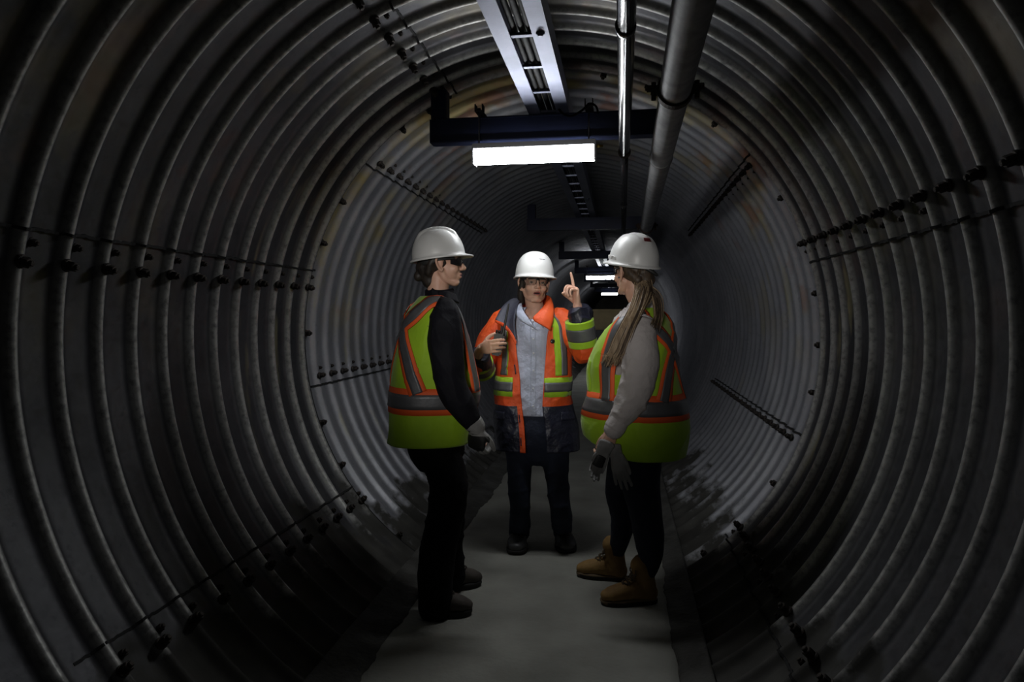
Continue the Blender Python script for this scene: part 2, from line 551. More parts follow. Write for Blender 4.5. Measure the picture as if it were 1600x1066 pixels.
# ================================================================== the culvert
R0, CZ, EZ = 1.47, 1.281, 1.025
PITCH, AMP, CREST = 0.178, 0.024, 1.85
Y_JOINT = 3.88
def corr(y):
    c = 0.5 + 0.5 * np.cos(2 * np.pi * (np.asarray(y) - CREST) / PITCH)
    return AMP * (0.30 - 1.25 * c ** 4)     # negative = towards the axis
def wall_pt(y, deg, off=0.0):
    """point on the corrugated plate, off metres towards the axis"""
    th = np.radians(deg); r = R0 + corr(y) - off + (0.006 if y > Y_JOINT else 0.0)
    return np.stack(np.broadcast_arrays(r * np.cos(th), y, CZ + r * EZ * np.sin(th)), -1)
def wall_shell(name, a0, a1, label, cat, Y0=-1.6, Y1=46.0):
    ys = np.concatenate([np.arange(Y0, Y_JOINT - 0.02, PITCH / 22), [Y_JOINT - 0.012, Y_JOINT + 0.002],
                         np.arange(Y_JOINT + 0.014, 8, PITCH / 20), np.arange(8, 12, PITCH / 14), np.arange(12, 22, PITCH / 9), np.arange(22, Y1, PITCH / 6)])
    na = int(round((a1 - a0) / 2.0)) + 1
    th = np.radians(np.linspace(a0, a1, na))
    r = R0 + corr(ys) + np.where(ys > Y_JOINT, 0.006, 0.0)
    wob = 0.004 * np.sin(3 * th)[None, :] * np.sin(ys * 0.9)[:, None] + 0.0025 * np.sin(7 * th + 1)[None, :] * np.sin(ys * 2.3 + 1)[:, None]
    rr = r[:, None] + wob
    V = np.stack([rr * np.cos(th), np.repeat(ys[:, None], na, 1), CZ + rr * EZ * np.sin(th)], -1).reshape(-1, 3)
    ny = len(ys)
    i = np.arange(ny - 1)[:, None]; j = np.arange(na - 1)[None, :]
    q = np.stack([i * na + j, (i + 1) * na + j, (i + 1) * na + j + 1, i * na + j + 1], -1).reshape(-1, 4)
    mi = np.repeat((0.5 * (ys[:-1] + ys[1:]) > Y_JOINT - 0.005).astype(int), na - 1)
    o = link_mesh(name, V, q.tolist(), ['culvert_near', 'culvert_far'], midx=mi)
    return tag(o, label, cat, kind='structure')
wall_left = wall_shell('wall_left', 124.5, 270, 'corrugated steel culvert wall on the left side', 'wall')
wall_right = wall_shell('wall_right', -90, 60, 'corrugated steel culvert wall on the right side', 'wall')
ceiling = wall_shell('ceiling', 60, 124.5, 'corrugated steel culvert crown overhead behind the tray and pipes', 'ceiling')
# the far end: a bulkhead closing the culvert
th = np.linspace(0, 2 * np.pi, 48, endpoint=False)
V = np.vstack([[(0, 46, CZ)], np.stack([R0 * 1.05 * np.cos(th), np.full(48, 46.0), CZ + R0 * 1.07 * np.sin(th)], 1)])
tag(link_mesh('wall_end', V, [(0, 1 + i, 1 + (i + 1) % 48) for i in range(48)], 'concrete', smooth=False), 'dark bulkhead closing the far end of the culvert', 'wall', kind='structure')

# floor: poured concrete walkway
def floor_mesh():
    ys = np.concatenate([np.arange(-1.5, 9, 0.045), np.arange(9, 46.01, 0.5)])
    t = np.linspace(-1, 1, 33)
    w1, w2 = waves(3, 8, 1.5, 9), waves(4, 8, 2, 14)
    P = []
    for y in ys:
        el = -0.62 + 0.035 * w1(A(0, y, 0)); er = 0.655 + 0.03 * w1(A(3, y, 1))
        x = (el + er) / 2 + t * (er - el) / 2
        p = np.stack([x, np.full(33, y), np.zeros(33)], 1)
        p[:, 2] = 0.0025 * w2(p) * np.clip((1 - np.abs(t)) * 4, 0, 1)
        p[0, 2] = p[-1, 2] = -0.06
        P.append(p)
    V = np.concatenate(P); n = 33
    Fc = [(i * n + j, i * n + j + 1, (i + 1) * n + j + 1, (i + 1) * n + j) for i in range(len(ys) - 1) for j in range(n - 1)]
    return V, Fc
V, Fc = floor_mesh()
tag(link_mesh('floor', V, Fc, 'concrete'), 'grey dusty concrete walkway along the bottom of the culvert', 'floor', kind='structure')

# mud and grit between the walkway and the plates
def dirt_strip(name, side, label):
    ys = np.arange(-1.2, 12, 0.03)
    w, w2 = waves(11 + side, 14, 3, 40), waves(13 + side, 14, 25, 120)
    n = 14; P = []
    for y in ys:
        x0, x1 = 0.575 + (0.06 if side > 0 else 0), 0.775
        for k in range(n):
            f = k / (n - 1)
            xi = x0 + 0.022 * w(A(0, y * 0.6, 2)) + 0.012 * w2(A(0, y, 5)); p = A(side * (xi + (x1 - xi) * f), y, 0.004 + 0.042 * f ** 1.3)
            b_ = math.sin(math.pi * min(1, f * 1.15)) if f < 0.87 else 0.2
            p[2] += b_ * (0.014 * w(p) + 0.008 * w2(p) * (0.5 + 0.5 * w(p * 0.7)))
            if k == 0: p[2] = -0.02
            if k == n - 1: p[2] = 0.02
            P.append(p)
    V = np.array(P)
    Fc = [(i * n + j, i * n + j + 1, (i + 1) * n + j + 1, (i + 1) * n + j) for i in range(len(ys) - 1) for j in range(n - 1)]
    o = link_mesh(name, V, Fc, 'mud')
    return tag(o, label, 'dirt', kind='stuff')
dirt_strip('dirt', -1, 'dark mud and grit along the left edge of the concrete walkway')
dirt_strip('dirt', 1, 'dark mud and grit along the right edge of the concrete walkway')

# ------------------------------------------------------------------ bolts and lapped plate edges, parts of the plates
def bolt_mesh():
    mb = MB()
    V, Fc = lathe([(-0.006, 0.021), (0.0, 0.023), (0.005, 0.020), (0.007, 0.015)], (0, 0, 0), (0, 0, 1), 14); mb.add(V, Fc)
    V, Fc = lathe([(0.006, 0.0175), (0.028, 0.0175), (0.031, 0.015)], (0, 0, 0), (0, 0, 1), 6); mb.add(V, Fc)
    V, Fc = lathe([(0.028, 0.0095), (0.039, 0.0095), (0.041, 0.007)], (0, 0, 0), (0, 0, 1), 8); mb.add(V, Fc)
    o = mb.build('bolt', ['bolt_steel'], smooth=False)
    me = o.data; bpy.data.objects.remove(o)
    return me
BOLT = bolt_mesh()
def bolt(y, deg, parent, s=1.0):
    p = wall_pt(y, deg)
    th = math.radians(deg)
    d = Vector((-math.cos(th), 0, -math.sin(th)))
    o = bpy.data.objects.new('bolt', BOLT)
    o.location = Vector(p)
    q = Vector((0, 0, 1)).rotation_difference(d)
    o.rotation_mode = 'QUATERNION'
    from mathutils import Quaternion
    o.rotation_quaternion = q @ Quaternion((0, 0, 1), random.uniform(0, 3))
    o.scale = (s, s, s)
    C.objects.link(o); o.parent = parent
def crests(y0, y1):
    k0 = math.ceil((y0 - CREST) / PITCH)
    ys = []
    while CREST + k0 * PITCH <= y1:
        ys.append(CREST + k0 * PITCH); k0 += 1
    return ys
def edge(y0, y1, deg, parent, w=0.010, h=0.007):
    """raised, ragged edge of the upper plate where two plates lap"""
    ys = np.arange(y0, y1, PITCH / 12)
    g = np.random.default_rng(int(abs(deg * 10)))
    jit = g.normal(0, 0.12, len(ys))
    dw = math.degrees(w / R0)
    rows = []
    for s, off in ((-1, -0.004), (-1, h), (1, h), (1, -0.004)):
        rows.append(np.array([wall_pt(y, deg + s * dw * 0.5 + j * 0.4, off) for y, j in zip(ys, jit)]))
    V = np.concatenate(rows); n = len(ys)
    Fc = [(a * n + i, a * n + i + 1, (a + 1) * n + i + 1, (a + 1) * n + i) for a in range(3) for i in range(n - 1)]
    Fc += [(0, n, 2 * n, 3 * n), (n - 1, 4 * n - 1, 3 * n - 1, 2 * n - 1)]
    link_mesh('plate_edge', V, Fc, 'edge_dark', parent, smooth=False)
def seam(parent, deg_edge, rows, y0, y1, far=False, skip=None):
    edge(y0, y1, deg_edge, parent)
    for r, (deg, ph, s) in enumerate(rows):
        for y in crests(y0 + 0.02, y1 - 0.02):
            bolt(y + ph * PITCH, deg, parent, s)
# left plates
seam(wall_left, 164.6, [(168.5, 0.0, 1.0), (166.2, 0.3, 0.7)], 1.62, 3.93)
seam(wall_left, -143.3, [(-139.4, 0.0, 1.0), (-141.2, 0.3, 0.75)], 1.75, 3.86)
seam(wall_left, 137.4, [(135.4, 0.0, 0.95)], 3.90, 7.3)
for y in crests(4.0, 5.3): bolt(y + 0.35 * PITCH, 133.9, wall_left, 0.6)
seam(wall_left, -168.4, [(-170.6, 0.0, 0.95), (-172.4, 0.35, 0.6)], 3.90, 5.5)
for a in (125.9, 147.5, 158.0, 179.2, -159.7, -148.9, -127.7):
    bolt(3.90, a % 360, wall_left, 1.0)
# right plates
seam(wall_right, 16.0, [(20.2, 0.0, 0.92)], 1.55, 3.90)
for y in crests(1.6, 3.9)[-9:]: bolt(y + 0.3 * PITCH, 18.3, wall_right, 0.7)
seam(wall_right, 41.9, [(40.2, 0.0, 0.9)], 3.86, 7.3)
for y in crests(3.9, 5.0): bolt(y + 0.35 * PITCH, 38.6, wall_right, 0.6)
seam(wall_right, -20.3, [(-21.7, 0.0, 0.9)], 3.88, 7.3)
seam(wall_right, -47.2, [(-43.3, 0.0, 1.05)], 1.7, 3.96)
for y in crests(1.9, 3.9)[::2]: bolt(y + 0.3 * PITCH, -45.2, wall_right, 0.75)
for a in (51.6, 30.6, 9.5, -1.2, -11.1, -31.9, -53.3): bolt(3.90, a, wall_right, 1.0)
# crown plates
seam(ceiling, 111.0, [(114.6, 0.0, 1.0), (112.8, 0.3, 0.65)], 1.9, 3.86)
for a in (96, 78, 68, 118.5): bolt(3.90, a, ceiling, 1.0)
# lap of the ring joint
def ring_edge(a0, a1, parent, y=Y_JOINT):
    th_ = np.linspace(a0, a1, int((a1 - a0) * 1.2))
    rows = [np.array([wall_pt(y + dy, a, off) for a in th_]) for dy, off in ((-0.012, -0.003), (-0.004, 0.004), (0.006, 0.004), (0.007, -0.008))]
    V = np.concatenate(rows); n = len(th_)
    link_mesh('ring_lap', V, [(a * n + i, a * n + i + 1, (a + 1) * n + i + 1, (a + 1) * n + i) for a in range(3) for i in range(n - 1)], 'edge_dark', parent)
ring_edge(124.5, 250, wall_left); ring_edge(-70, 60, wall_right); ring_edge(60, 124.5, ceiling)

# ================================================================== steel support beams across the crown
def beam(y, label, main=False):
    root = empty('support_beam', (0, y, 2.35))
    tag(root, label, 'beam', 'navy steel beams carrying the tray and pipes')
    org = (0, y, 2.35)
    mb = MB()
    mb.box((-0.62, y, 2.352), (0.70, y + 0.008, 2.478))                      # web
    mb.box((-0.62, y - 0.012, 2.350), (0.70, y + 0.075, 2.359), bev=0.002)        # flanges
    mb.box((-0.62, y - 0.012, 2.471), (0.70, y + 0.075, 2.480), bev=0.002)
    mb.box((-0.628, y - 0.010, 2.352), (-0.618, y + 0.073, 2.478))
    mb.build('beam_body', ['navy_steel'], root, org, smooth=False)
    for x0, x1 in ((-0.622, -0.535), (0.635, 0.705)):
        m = MB(); m.box((x0, y - 0.008, 2.478), (x1, y + 0.07, 2.640 if x0 < 0 else 2.595), bev=0.004)
        m.build('upright', ['navy_steel'], root, org, smooth=False)
    for x in (-0.600, -0.560):
        if main:
            V, Fc = lathe([(0, 0.012), (0.03, 0.012)], (x, y + 0.02, 2.625), (0, 0, 1), 6)
            link_mesh('anchor_bolt', V, Fc, 'bolt_steel', root, org, smooth=False)
BEAMS = [3.66, 7.55, 11.45, 15.37, 19.25, 23.2, 27.1]
BL = ['wide navy steel beam directly above the near lit lamp', 'second navy beam, in the dark behind the near lamp', 'third navy beam, just above the middle worker\'s helmet',
      'navy beam above the first far lamp', 'navy beam between the two far lamps', 'small far navy beam before the last lamp', 'navy beam above the last far lamp']
for y, l in zip(BEAMS, BL): beam(y, l, y < 4)

# ================================================================== batten lamps hung under the beams
def lamp(y, mlamp, label, x0=-0.365, x1=0.278):
    zt, zb = 2.285, 2.205
    org = (0, y, zb)
    root = empty('light_fixture', org)
    tag(root, label, 'lamp', 'batten lamps under the beams')
    mb = MB(); mb.box((x0, y - 0.05, zt - 0.008), (x1, y + 0.05, zt + 0.022), bev=0.004)
    mb.build('housing', ['lamp_housing'], root, org, smooth=False)
    # diffuser: rounded trough
    th_ = np.radians(np.linspace(180, 360, 15))
    prof = np.stack([0.048 * np.sign(np.cos(th_)) * np.abs(np.cos(th_)) ** 0.6, zt - 0.008 + (zt - zb - 0.01) * np.sign(np.sin(th_)) * np.abs(np.sin(th_)) ** 0.6], 1)
    V = np.concatenate([np.stack([np.full(15, x), y + prof[:, 0], prof[:, 1]], 1) for x in (x0 + 0.008, x1 - 0.008)])
    Fc = [(i, i + 1, 16 + i, 15 + i) for i in range(14)]
    link_mesh('diffuser', V, Fc, [mlamp], root, org)
    for x, dx in ((x0, 0.008), (x1 - 0.008, 0.008)):
        m = MB(); m.box((x, y - 0.051, zb - 0.002), (x + dx, y + 0.051, zt), bev=0.002)
        m.build('end_cap', ['lamp_housing'], root, org, smooth=False)
    for x in (-0.345, 0.238):
        m = MB(); m.tube([(x, y + 0.045, zt + 0.01), (x, y + 0.045, 2.50)], 0.0045, 8)
        m.build('hanger_rod', ['rod_steel'], root, org)
        m = MB()
        m.box((x - 0.022, y + 0.030, 2.496), (x + 0.022, y + 0.20, 2.502))
        m.box((x - 0.022, y + 0.030, 2.500), (x - 0.017, y + 0.085, 2.535)); m.box((x + 0.017, y + 0.030, 2.500), (x + 0.022, y + 0.085, 2.535))
        V, Fc = lathe([(0, 0.010), (0.012, 0.010)], (x, y + 0.045, 2.502), (0, 0, 1), 6); m.add(V, Fc)
        m.build('bracket', ['bolt_steel'], root, org, smooth=False)
    m = MB(); V, Fc = lathe([(0, 0.009), (0.02, 0.009), (0.022, 0.006), (0.035, 0.006)], (x1, y, zt - 0.005), (1, 0, 0), 10); m.add(V, Fc)
    m.build('cable_gland', ['brass' if 'brass' in MATS else 'rod_steel'], root, org)
mat('brass', (0.35, 0.25, 0.06), 0.4, 0.8)
lamp(3.57, M_LAMP, 'lit white batten lamp hanging over the three workers')
lamp(15.28, M_FAR, 'lit far batten lamp beside the raised finger, upper of two')
lamp(27.0, M_FAR, 'smallest lit batten lamp, farthest and lowest of the row')

# ================================================================== cable tray on top of the beams
root = empty('cable_tray', (0.03, -1.0, 2.482))
tag(root, 'aluminium ladder cable tray running along the crown above the beams', 'cable tray')
org = (0.03, -1.0, 2.482)
XL0, XL1, XR0, XR1 = -0.083, -0.018, 0.068, 0.133
YT0, YT1 = -1.0, 31.0
for x0, x1, inner in ((XL0, XL1, 1), (XR0, XR1, -1)):
    m = MB()
    m.box((x0, YT0, 2.483), (x1, YT1, 2.487))
    m.box((x0, YT0, 2.575), (x1, YT1, 2.579))
    xw = x0 if inner == 1 else x1 - 0.004
    m.box((xw, YT0, 2.487), (xw + 0.004, YT1, 2.575))
    m.build('rail', ['aluminium'], root, org, smooth=False)
m = MB(); m.box((XL1 - 0.004, 0, 2.489), (XR0 + 0.004, 0.028, 2.500), bev=0.002)
rung0 = m.build('rung', ['aluminium'], root, org, smooth=False)
rung0.location = (0, 0.62 , 0)
y = 0.62 + 0.337
while y < 30.5:
    r = rung0.copy(); C.objects.link(r); r.parent = root; r.location = (0, y, 0); y += 0.337
for x, yb in (((XR0 + XR1) / 2, 2.62), ((XR0 + XR1) / 2, 6.35)):
    V, Fc = lathe([(0, 0.017), (0.004, 0.017), (0.006, 0.012), (0.012, 0.011)], (x, yb, 2.483), (0, 0, -1), 12)
    link_mesh('splice_bolt', V, Fc, 'aluminium', root, org)
# cables lying in the tray
for k, (x, r, lab) in enumerate(((-0.0045, 0.0125, 'thick black cable lying along the left side of the tray'),
                                 (0.0255, 0.014, 'thin black cable lying in the middle of the tray'),
                                 (0.0555, 0.0118, 'black cable lying along the right side of the tray'))):
    ys = np.arange(-1, 31, 0.25)
    w = waves(40 + k, 4, 1.2, 4)
    pts = np.stack([x + 0.0006 * w(np.stack([ys * 0, ys, ys * 0], 1)), ys, np.full(len(ys), 2.5005 + r)], 1)
    m = MB(); m.tube(pts, r, 8)
    tag(m.build('cable', ['cable_black']), lab, 'cable', 'cables in the tray')
# supply cord looping from the tray to the lamp bracket
m = MB()
m.tube(catmull([at(868, 160, 3.60), at(878, 176, 3.58), at(893, 181, 3.57), at(910, 172, 3.57), at(921, 162, 3.575), at(931, 166, 3.59), at(935, 178, 3.60)], 5), 0.006, 8)
tag(m.build('cord', ['cable_black']), 'black cord looping over the beam beside the tray above the lamp', 'cord')

# ================================================================== pipes hung on the right
PX = lambda y: 0.597 + (y - 1.9) * 0.0098
root = empty('pipe', (0.6, -1, 2.25)); org = (0.6, -1, 2.25)
tag(root, 'large galvanised pipe hanging along the right side of the crown', 'pipe')
PR = 0.058
m = MB(); ys = np.linspace(-1, 30, 32)
m.tube(np.stack([PX(ys), ys, np.full(32, 2.25)], 1), PR, 32)
m.build('pipe_body', ['galv_pipe'], root, org)
def clamp(y):
    cx = PX(y)
    V, Fc = lathe([(-0.022, PR + 0.001), (-0.022, PR + 0.010), (0.022, PR + 0.010), (0.022, PR + 0.001)], (cx, y, 2.25), (0, 1, 0), 32)
    mb = MB().add(V, Fc)
    for s in (-1, 1):
        mb.box((cx + s * (PR + 0.018) - 0.014, y - 0.02, 2.235), (cx + s * (PR + 0.018) + 0.014, y + 0.02, 2.265), bev=0.004)
        V, Fc = lathe([(-0.035, 0.010), (0.03, 0.010)], (cx + s * (PR + 0.021), y, 2.25), (0, 0, 1), 6); mb.add(V, Fc)
        V, Fc = lathe([(-0.016, 0.013), (0.016, 0.013)], (cx + s * (PR + 0.030), y, 2.258), (1, 0, 0), 6); mb.add(V, Fc)
    mb.build('clamp', ['rust'], root, org, smooth=False)
for y in (2.64, 6.6): clamp(y)
def collar(y, r, w, mname, cx, z, rt, og, nm='collar'):
    V, Fc = lathe([(-w, r + 0.0005), (-w * 0.7, r + 0.004), (w * 0.7, r + 0.004), (w, r + 0.0005)], (cx, y, z), (0, 1, 0), 28)
    link_mesh(nm, V, Fc, mname, rt, og)
for y in (3.74, 7.7, 11.6): collar(y, PR, 0.012, 'galv_pipe', PX(y), 2.25, root, org)
for yb in BEAMS:
    m = MB(); m.box((PX(yb) - 0.012, yb + 0.01, 2.25 + PR - 0.002), (PX(yb) + 0.012, yb + 0.05, 2.352)); m.build('hanger', ['navy_steel'], root, org, smooth=False)

root = empty('conduit', (0.42, -1, 2.25)); org = (0.42, -1, 2.25)
tag(root, 'slim black conduit hanging under the beam between tray and large pipe', 'conduit')
m = MB(); m.tube([(0.416, -1, 2.252), (0.422, 3.62, 2.252)], 0.027, 20)
m.build('front_length', ['black_conduit'], root, org)
m = MB(); m.tube([(0.422, 3.60, 2.252), (0.432, 8, 2.252), (0.44, 29, 2.252)], 0.021, 20)
m.build('rear_length', ['black_conduit'], root, org)
collar(3.60, 0.028, 0.02, 'rust', 0.422, 2.252, root, org, 'coupling')
collar(2.05, 0.027, 0.02, 'black_conduit', 0.418, 2.252, root, org, 'coupling')
collar(5.3, 0.021, 0.02, 'black_conduit', 0.426, 2.252, root, org, 'coupling')
for yb in BEAMS:
    m = MB(); m.tube([(0.422, yb + 0.03, 2.272), (0.422, yb + 0.03, 2.352)], 0.006, 8); m.build('hanger', ['rod_steel'], root, org)

# ================================================================== work cart parked far down the culvert
cy = 18.0
p0, p1 = at(927, 484, cy), at(1000, 516, cy)
root = empty('utility_cart', (0.5 * (p0[0] + p1[0]), cy, 0)); org = (0.5 * (p0[0] + p1[0]), cy, 0)
tag(root, 'tan load box on a dark cart parked far down the walkway', 'cart')
x0, x1, zt, zb = p0[0], min(p1[0], 0.6), p0[2], p1[2]
m = MB(); m.box((x0, cy, zb), (x1, cy + 1.1, zt), bev=0.02)
m.box((x0 - 0.02, cy - 0.02, zt - 0.05), (x1 + 0.02, cy + 1.12, zt + 0.01), bev=0.008)
m.build('load_box', ['crate_tan'], root, org, smooth=False)
m = MB(); m.box((x0 + 0.03, cy + 0.02, 0.45), (x1 - 0.03, cy + 1.08, zb), bev=0.02)
m.box((x0, cy - 0.05, 0.30), (x1, cy + 1.15, 0.45), bev=0.02)
m.build('chassis', ['cart_dark'], root, org, smooth=False)
for x in (x0 + 0.06, x1 - 0.06):
    for y in (cy + 0.2, cy + 0.95):
        V, Fc = lathe([(-0.05, 0.14), (-0.04, 0.16), (0.04, 0.16), (0.05, 0.14)], (x, y, 0.16), (1, 0, 0), 24)
        link_mesh('wheel', V, Fc, 'tyre', root, org)
# ================================================================== people: builders
UP = A(0, 0, 1)
def grid_solid(G, thick, keep=None, mats=None, closed=False):
    """thick cloth from an (n, m, 3) grid of points; keep = (n-1, m-1) mask of cells, mats = material index per cell"""
    n, m = G.shape[:2]
    V = G.reshape(-1, 3)
    Fc, mi = [], []
    mm = m if closed else m - 1
    for i in range(n - 1):
        for j in range(mm):
            if keep is not None and not keep[i, j]: continue
            j2 = (j + 1) % m
            Fc.append((i * m + j, i * m + j2, (i + 1) * m + j2, (i + 1) * m + j))
            mi.append(0 if mats is None else int(mats[i, j]))
    N = normals(V, Fc)
    k = len(V)
    V2 = np.vstack([V, V - N * thick])
    F2 = list(Fc) + [tuple(k + q for q in reversed(f)) for f in Fc]
    mi2 = mi + mi
    edges = {}
    for f, q in zip(Fc, mi):
        for x, y in zip(f, f[1:] + f[:1]):
            if (y, x) in edges: del edges[(y, x)]
            else: edges[(x, y)] = q
    for (x, y), q in edges.items():
        F2.append((y, x, k + x, k + y)); mi2.append(q)
    used = np.zeros(len(V2), bool); used[np.array([i for f in F2 for i in f])] = True
    remap = np.cumsum(used) - 1
    return V2[used], [tuple(int(remap[i]) for i in f) for f in F2], mi2

class Loft:
    """a garment's surface round the trunk: sections from hem to neck, u = angle from the front towards the person's left"""
    def __init__(s, f, sec, fold=0.0, seed=1, lo=6, hi=26):
        # sec rows: cx, cy, z, a (half width), bf (front depth), bb (back depth), e (squareness)
        s.f = unit(A(f[0], f[1], 0)); s.l = np.cross(UP, s.f)
        s.K = np.asarray(sec, float); s.n = len(s.K)
        s.D = catmull(s.K, 16)
        s.fold = fold; s.w = folds(seed, lo, hi, 0.55)
    def P(s, u, t):
        u, t = np.broadcast_arrays(np.asarray(u, float), np.asarray(t, float))
        q = np.clip(t, 0, s.n - 1) * 16
        D = np.stack([np.interp(q, np.arange(len(s.D)), s.D[:, k]) for k in range(7)], -1)
        su, cu = np.sin(u), np.cos(u)
        e = D[..., 6]
        sx = np.sign(su) * np.abs(su) ** e; cx = np.sign(cu) * np.abs(cu) ** e
        b = np.where(cu > 0, D[..., 4], D[..., 5])
        p = np.zeros(u.shape + (3,))
        p[..., 0] = D[..., 0]; p[..., 1] = D[..., 1]; p[..., 2] = D[..., 2]
        p = p + (D[..., 3] * sx)[..., None] * s.l + (b * cx)[..., None] * s.f
        if s.fold:
            sh = p.shape
            w = s.w(p.reshape(-1, 3)).reshape(sh[:-1])
            out = su[..., None] * s.l + cu[..., None] * s.f
            p = p + out * (w * s.fold)[..., None]
        return p
    def N(s, u, t, h=1e-3):
        du = s.P(u + h, t) - s.P(u - h, t)
        dt = s.P(u, np.clip(t + 0.02, 0, s.n - 1)) - s.P(u, np.clip(t - 0.02, 0, s.n - 1))
        n = np.cross(du, dt)
        return n / (np.linalg.norm(n, axis=-1, keepdims=True) + 1e-12)
    def band(s, path, width, off, n=60, m=5, shift=0.0):
        """tape sewn on the surface along path [(u deg, t)]"""
        Q = catmull(A(*path), 8); Q[:, 0] = np.radians(Q[:, 0])
        P3 = s.P(Q[:, 0], Q[:, 1])
        d = np.r_[0, np.cumsum(np.linalg.norm(np.diff(P3, axis=0), axis=1))]
        g = np.linspace(0, d[-1], n)
        u = np.interp(g, d, Q[:, 0]); t = np.interp(g, d, Q[:, 1])
        p = s.P(u, t); tan = np.gradient(p, axis=0); tan /= np.linalg.norm(tan, axis=1)[:, None] + 1e-12
        nn = s.N(u, t); side = np.cross(nn, tan)
        h = 1e-3
        pu = (s.P(u + h, t) - s.P(u - h, t)) / (2 * h)
        tp, tm = np.clip(t + 0.02, 0, s.n - 1), np.clip(t - 0.02, 0, s.n - 1)
        pt = (s.P(u, tp) - s.P(u, tm)) / (tp - tm)[:, None]
        rows = []
        for k in np.linspace(-0.5, 0.5, m):
            w = side * (k * width + shift)
            # solve w = pu du + pt dt in the tangent plane
            a11 = (pu * pu).sum(1); a12 = (pu * pt).sum(1); a22 = (pt * pt).sum(1)
            b1 = (pu * w).sum(1); b2 = (pt * w).sum(1)
            det = a11 * a22 - a12 * a12
            uu = u + (b1 * a22 - b2 * a12) / det; tt = np.clip(t + (a11 * b2 - a12 * b1) / det, 0, s.n - 1)
            rows.append(s.P(uu, tt) + s.N(uu, tt) * off)
        G = np.stack(rows, 1)[:, ::-1]
        V, Fc, _ = grid_solid(G, 0.0035)
        return V, Fc

def sections(f, Y, rows, mode='b', sq=0.9, fb=1.0):
    """rows: (pixel y, left x, right x, half width or depth, front/back depth ratio) -> Loft sections"""
    f = unit(A(f[0], f[1], 0)); l = np.cross(UP, f)
    out = []
    for r in rows:
        py, xl, xr, k = r[:4]
        Yc = r[4] if len(r) > 4 else Y
        pl, pr = at(xl, py, Yc), at(xr, py, Yc)
        c = (pl + pr) / 2; hw = np.linalg.norm(pr - pl) / 2
        v = c - CAM; v = unit(A(v[0], v[1], 0)); vr = A(v[1], -v[0], 0)
        if mode == 'b':
            a = k; b = math.sqrt(max(hw ** 2 - (a * (l @ vr)) ** 2, 0.003)) / abs(f @ vr)
        else:
            b = k; a = math.sqrt(max(hw ** 2 - (b * (f @ vr)) ** 2, 0.003)) / abs(l @ vr)
        out.append((c[0], c[1], c[2], a, b, b, sq))
    return out

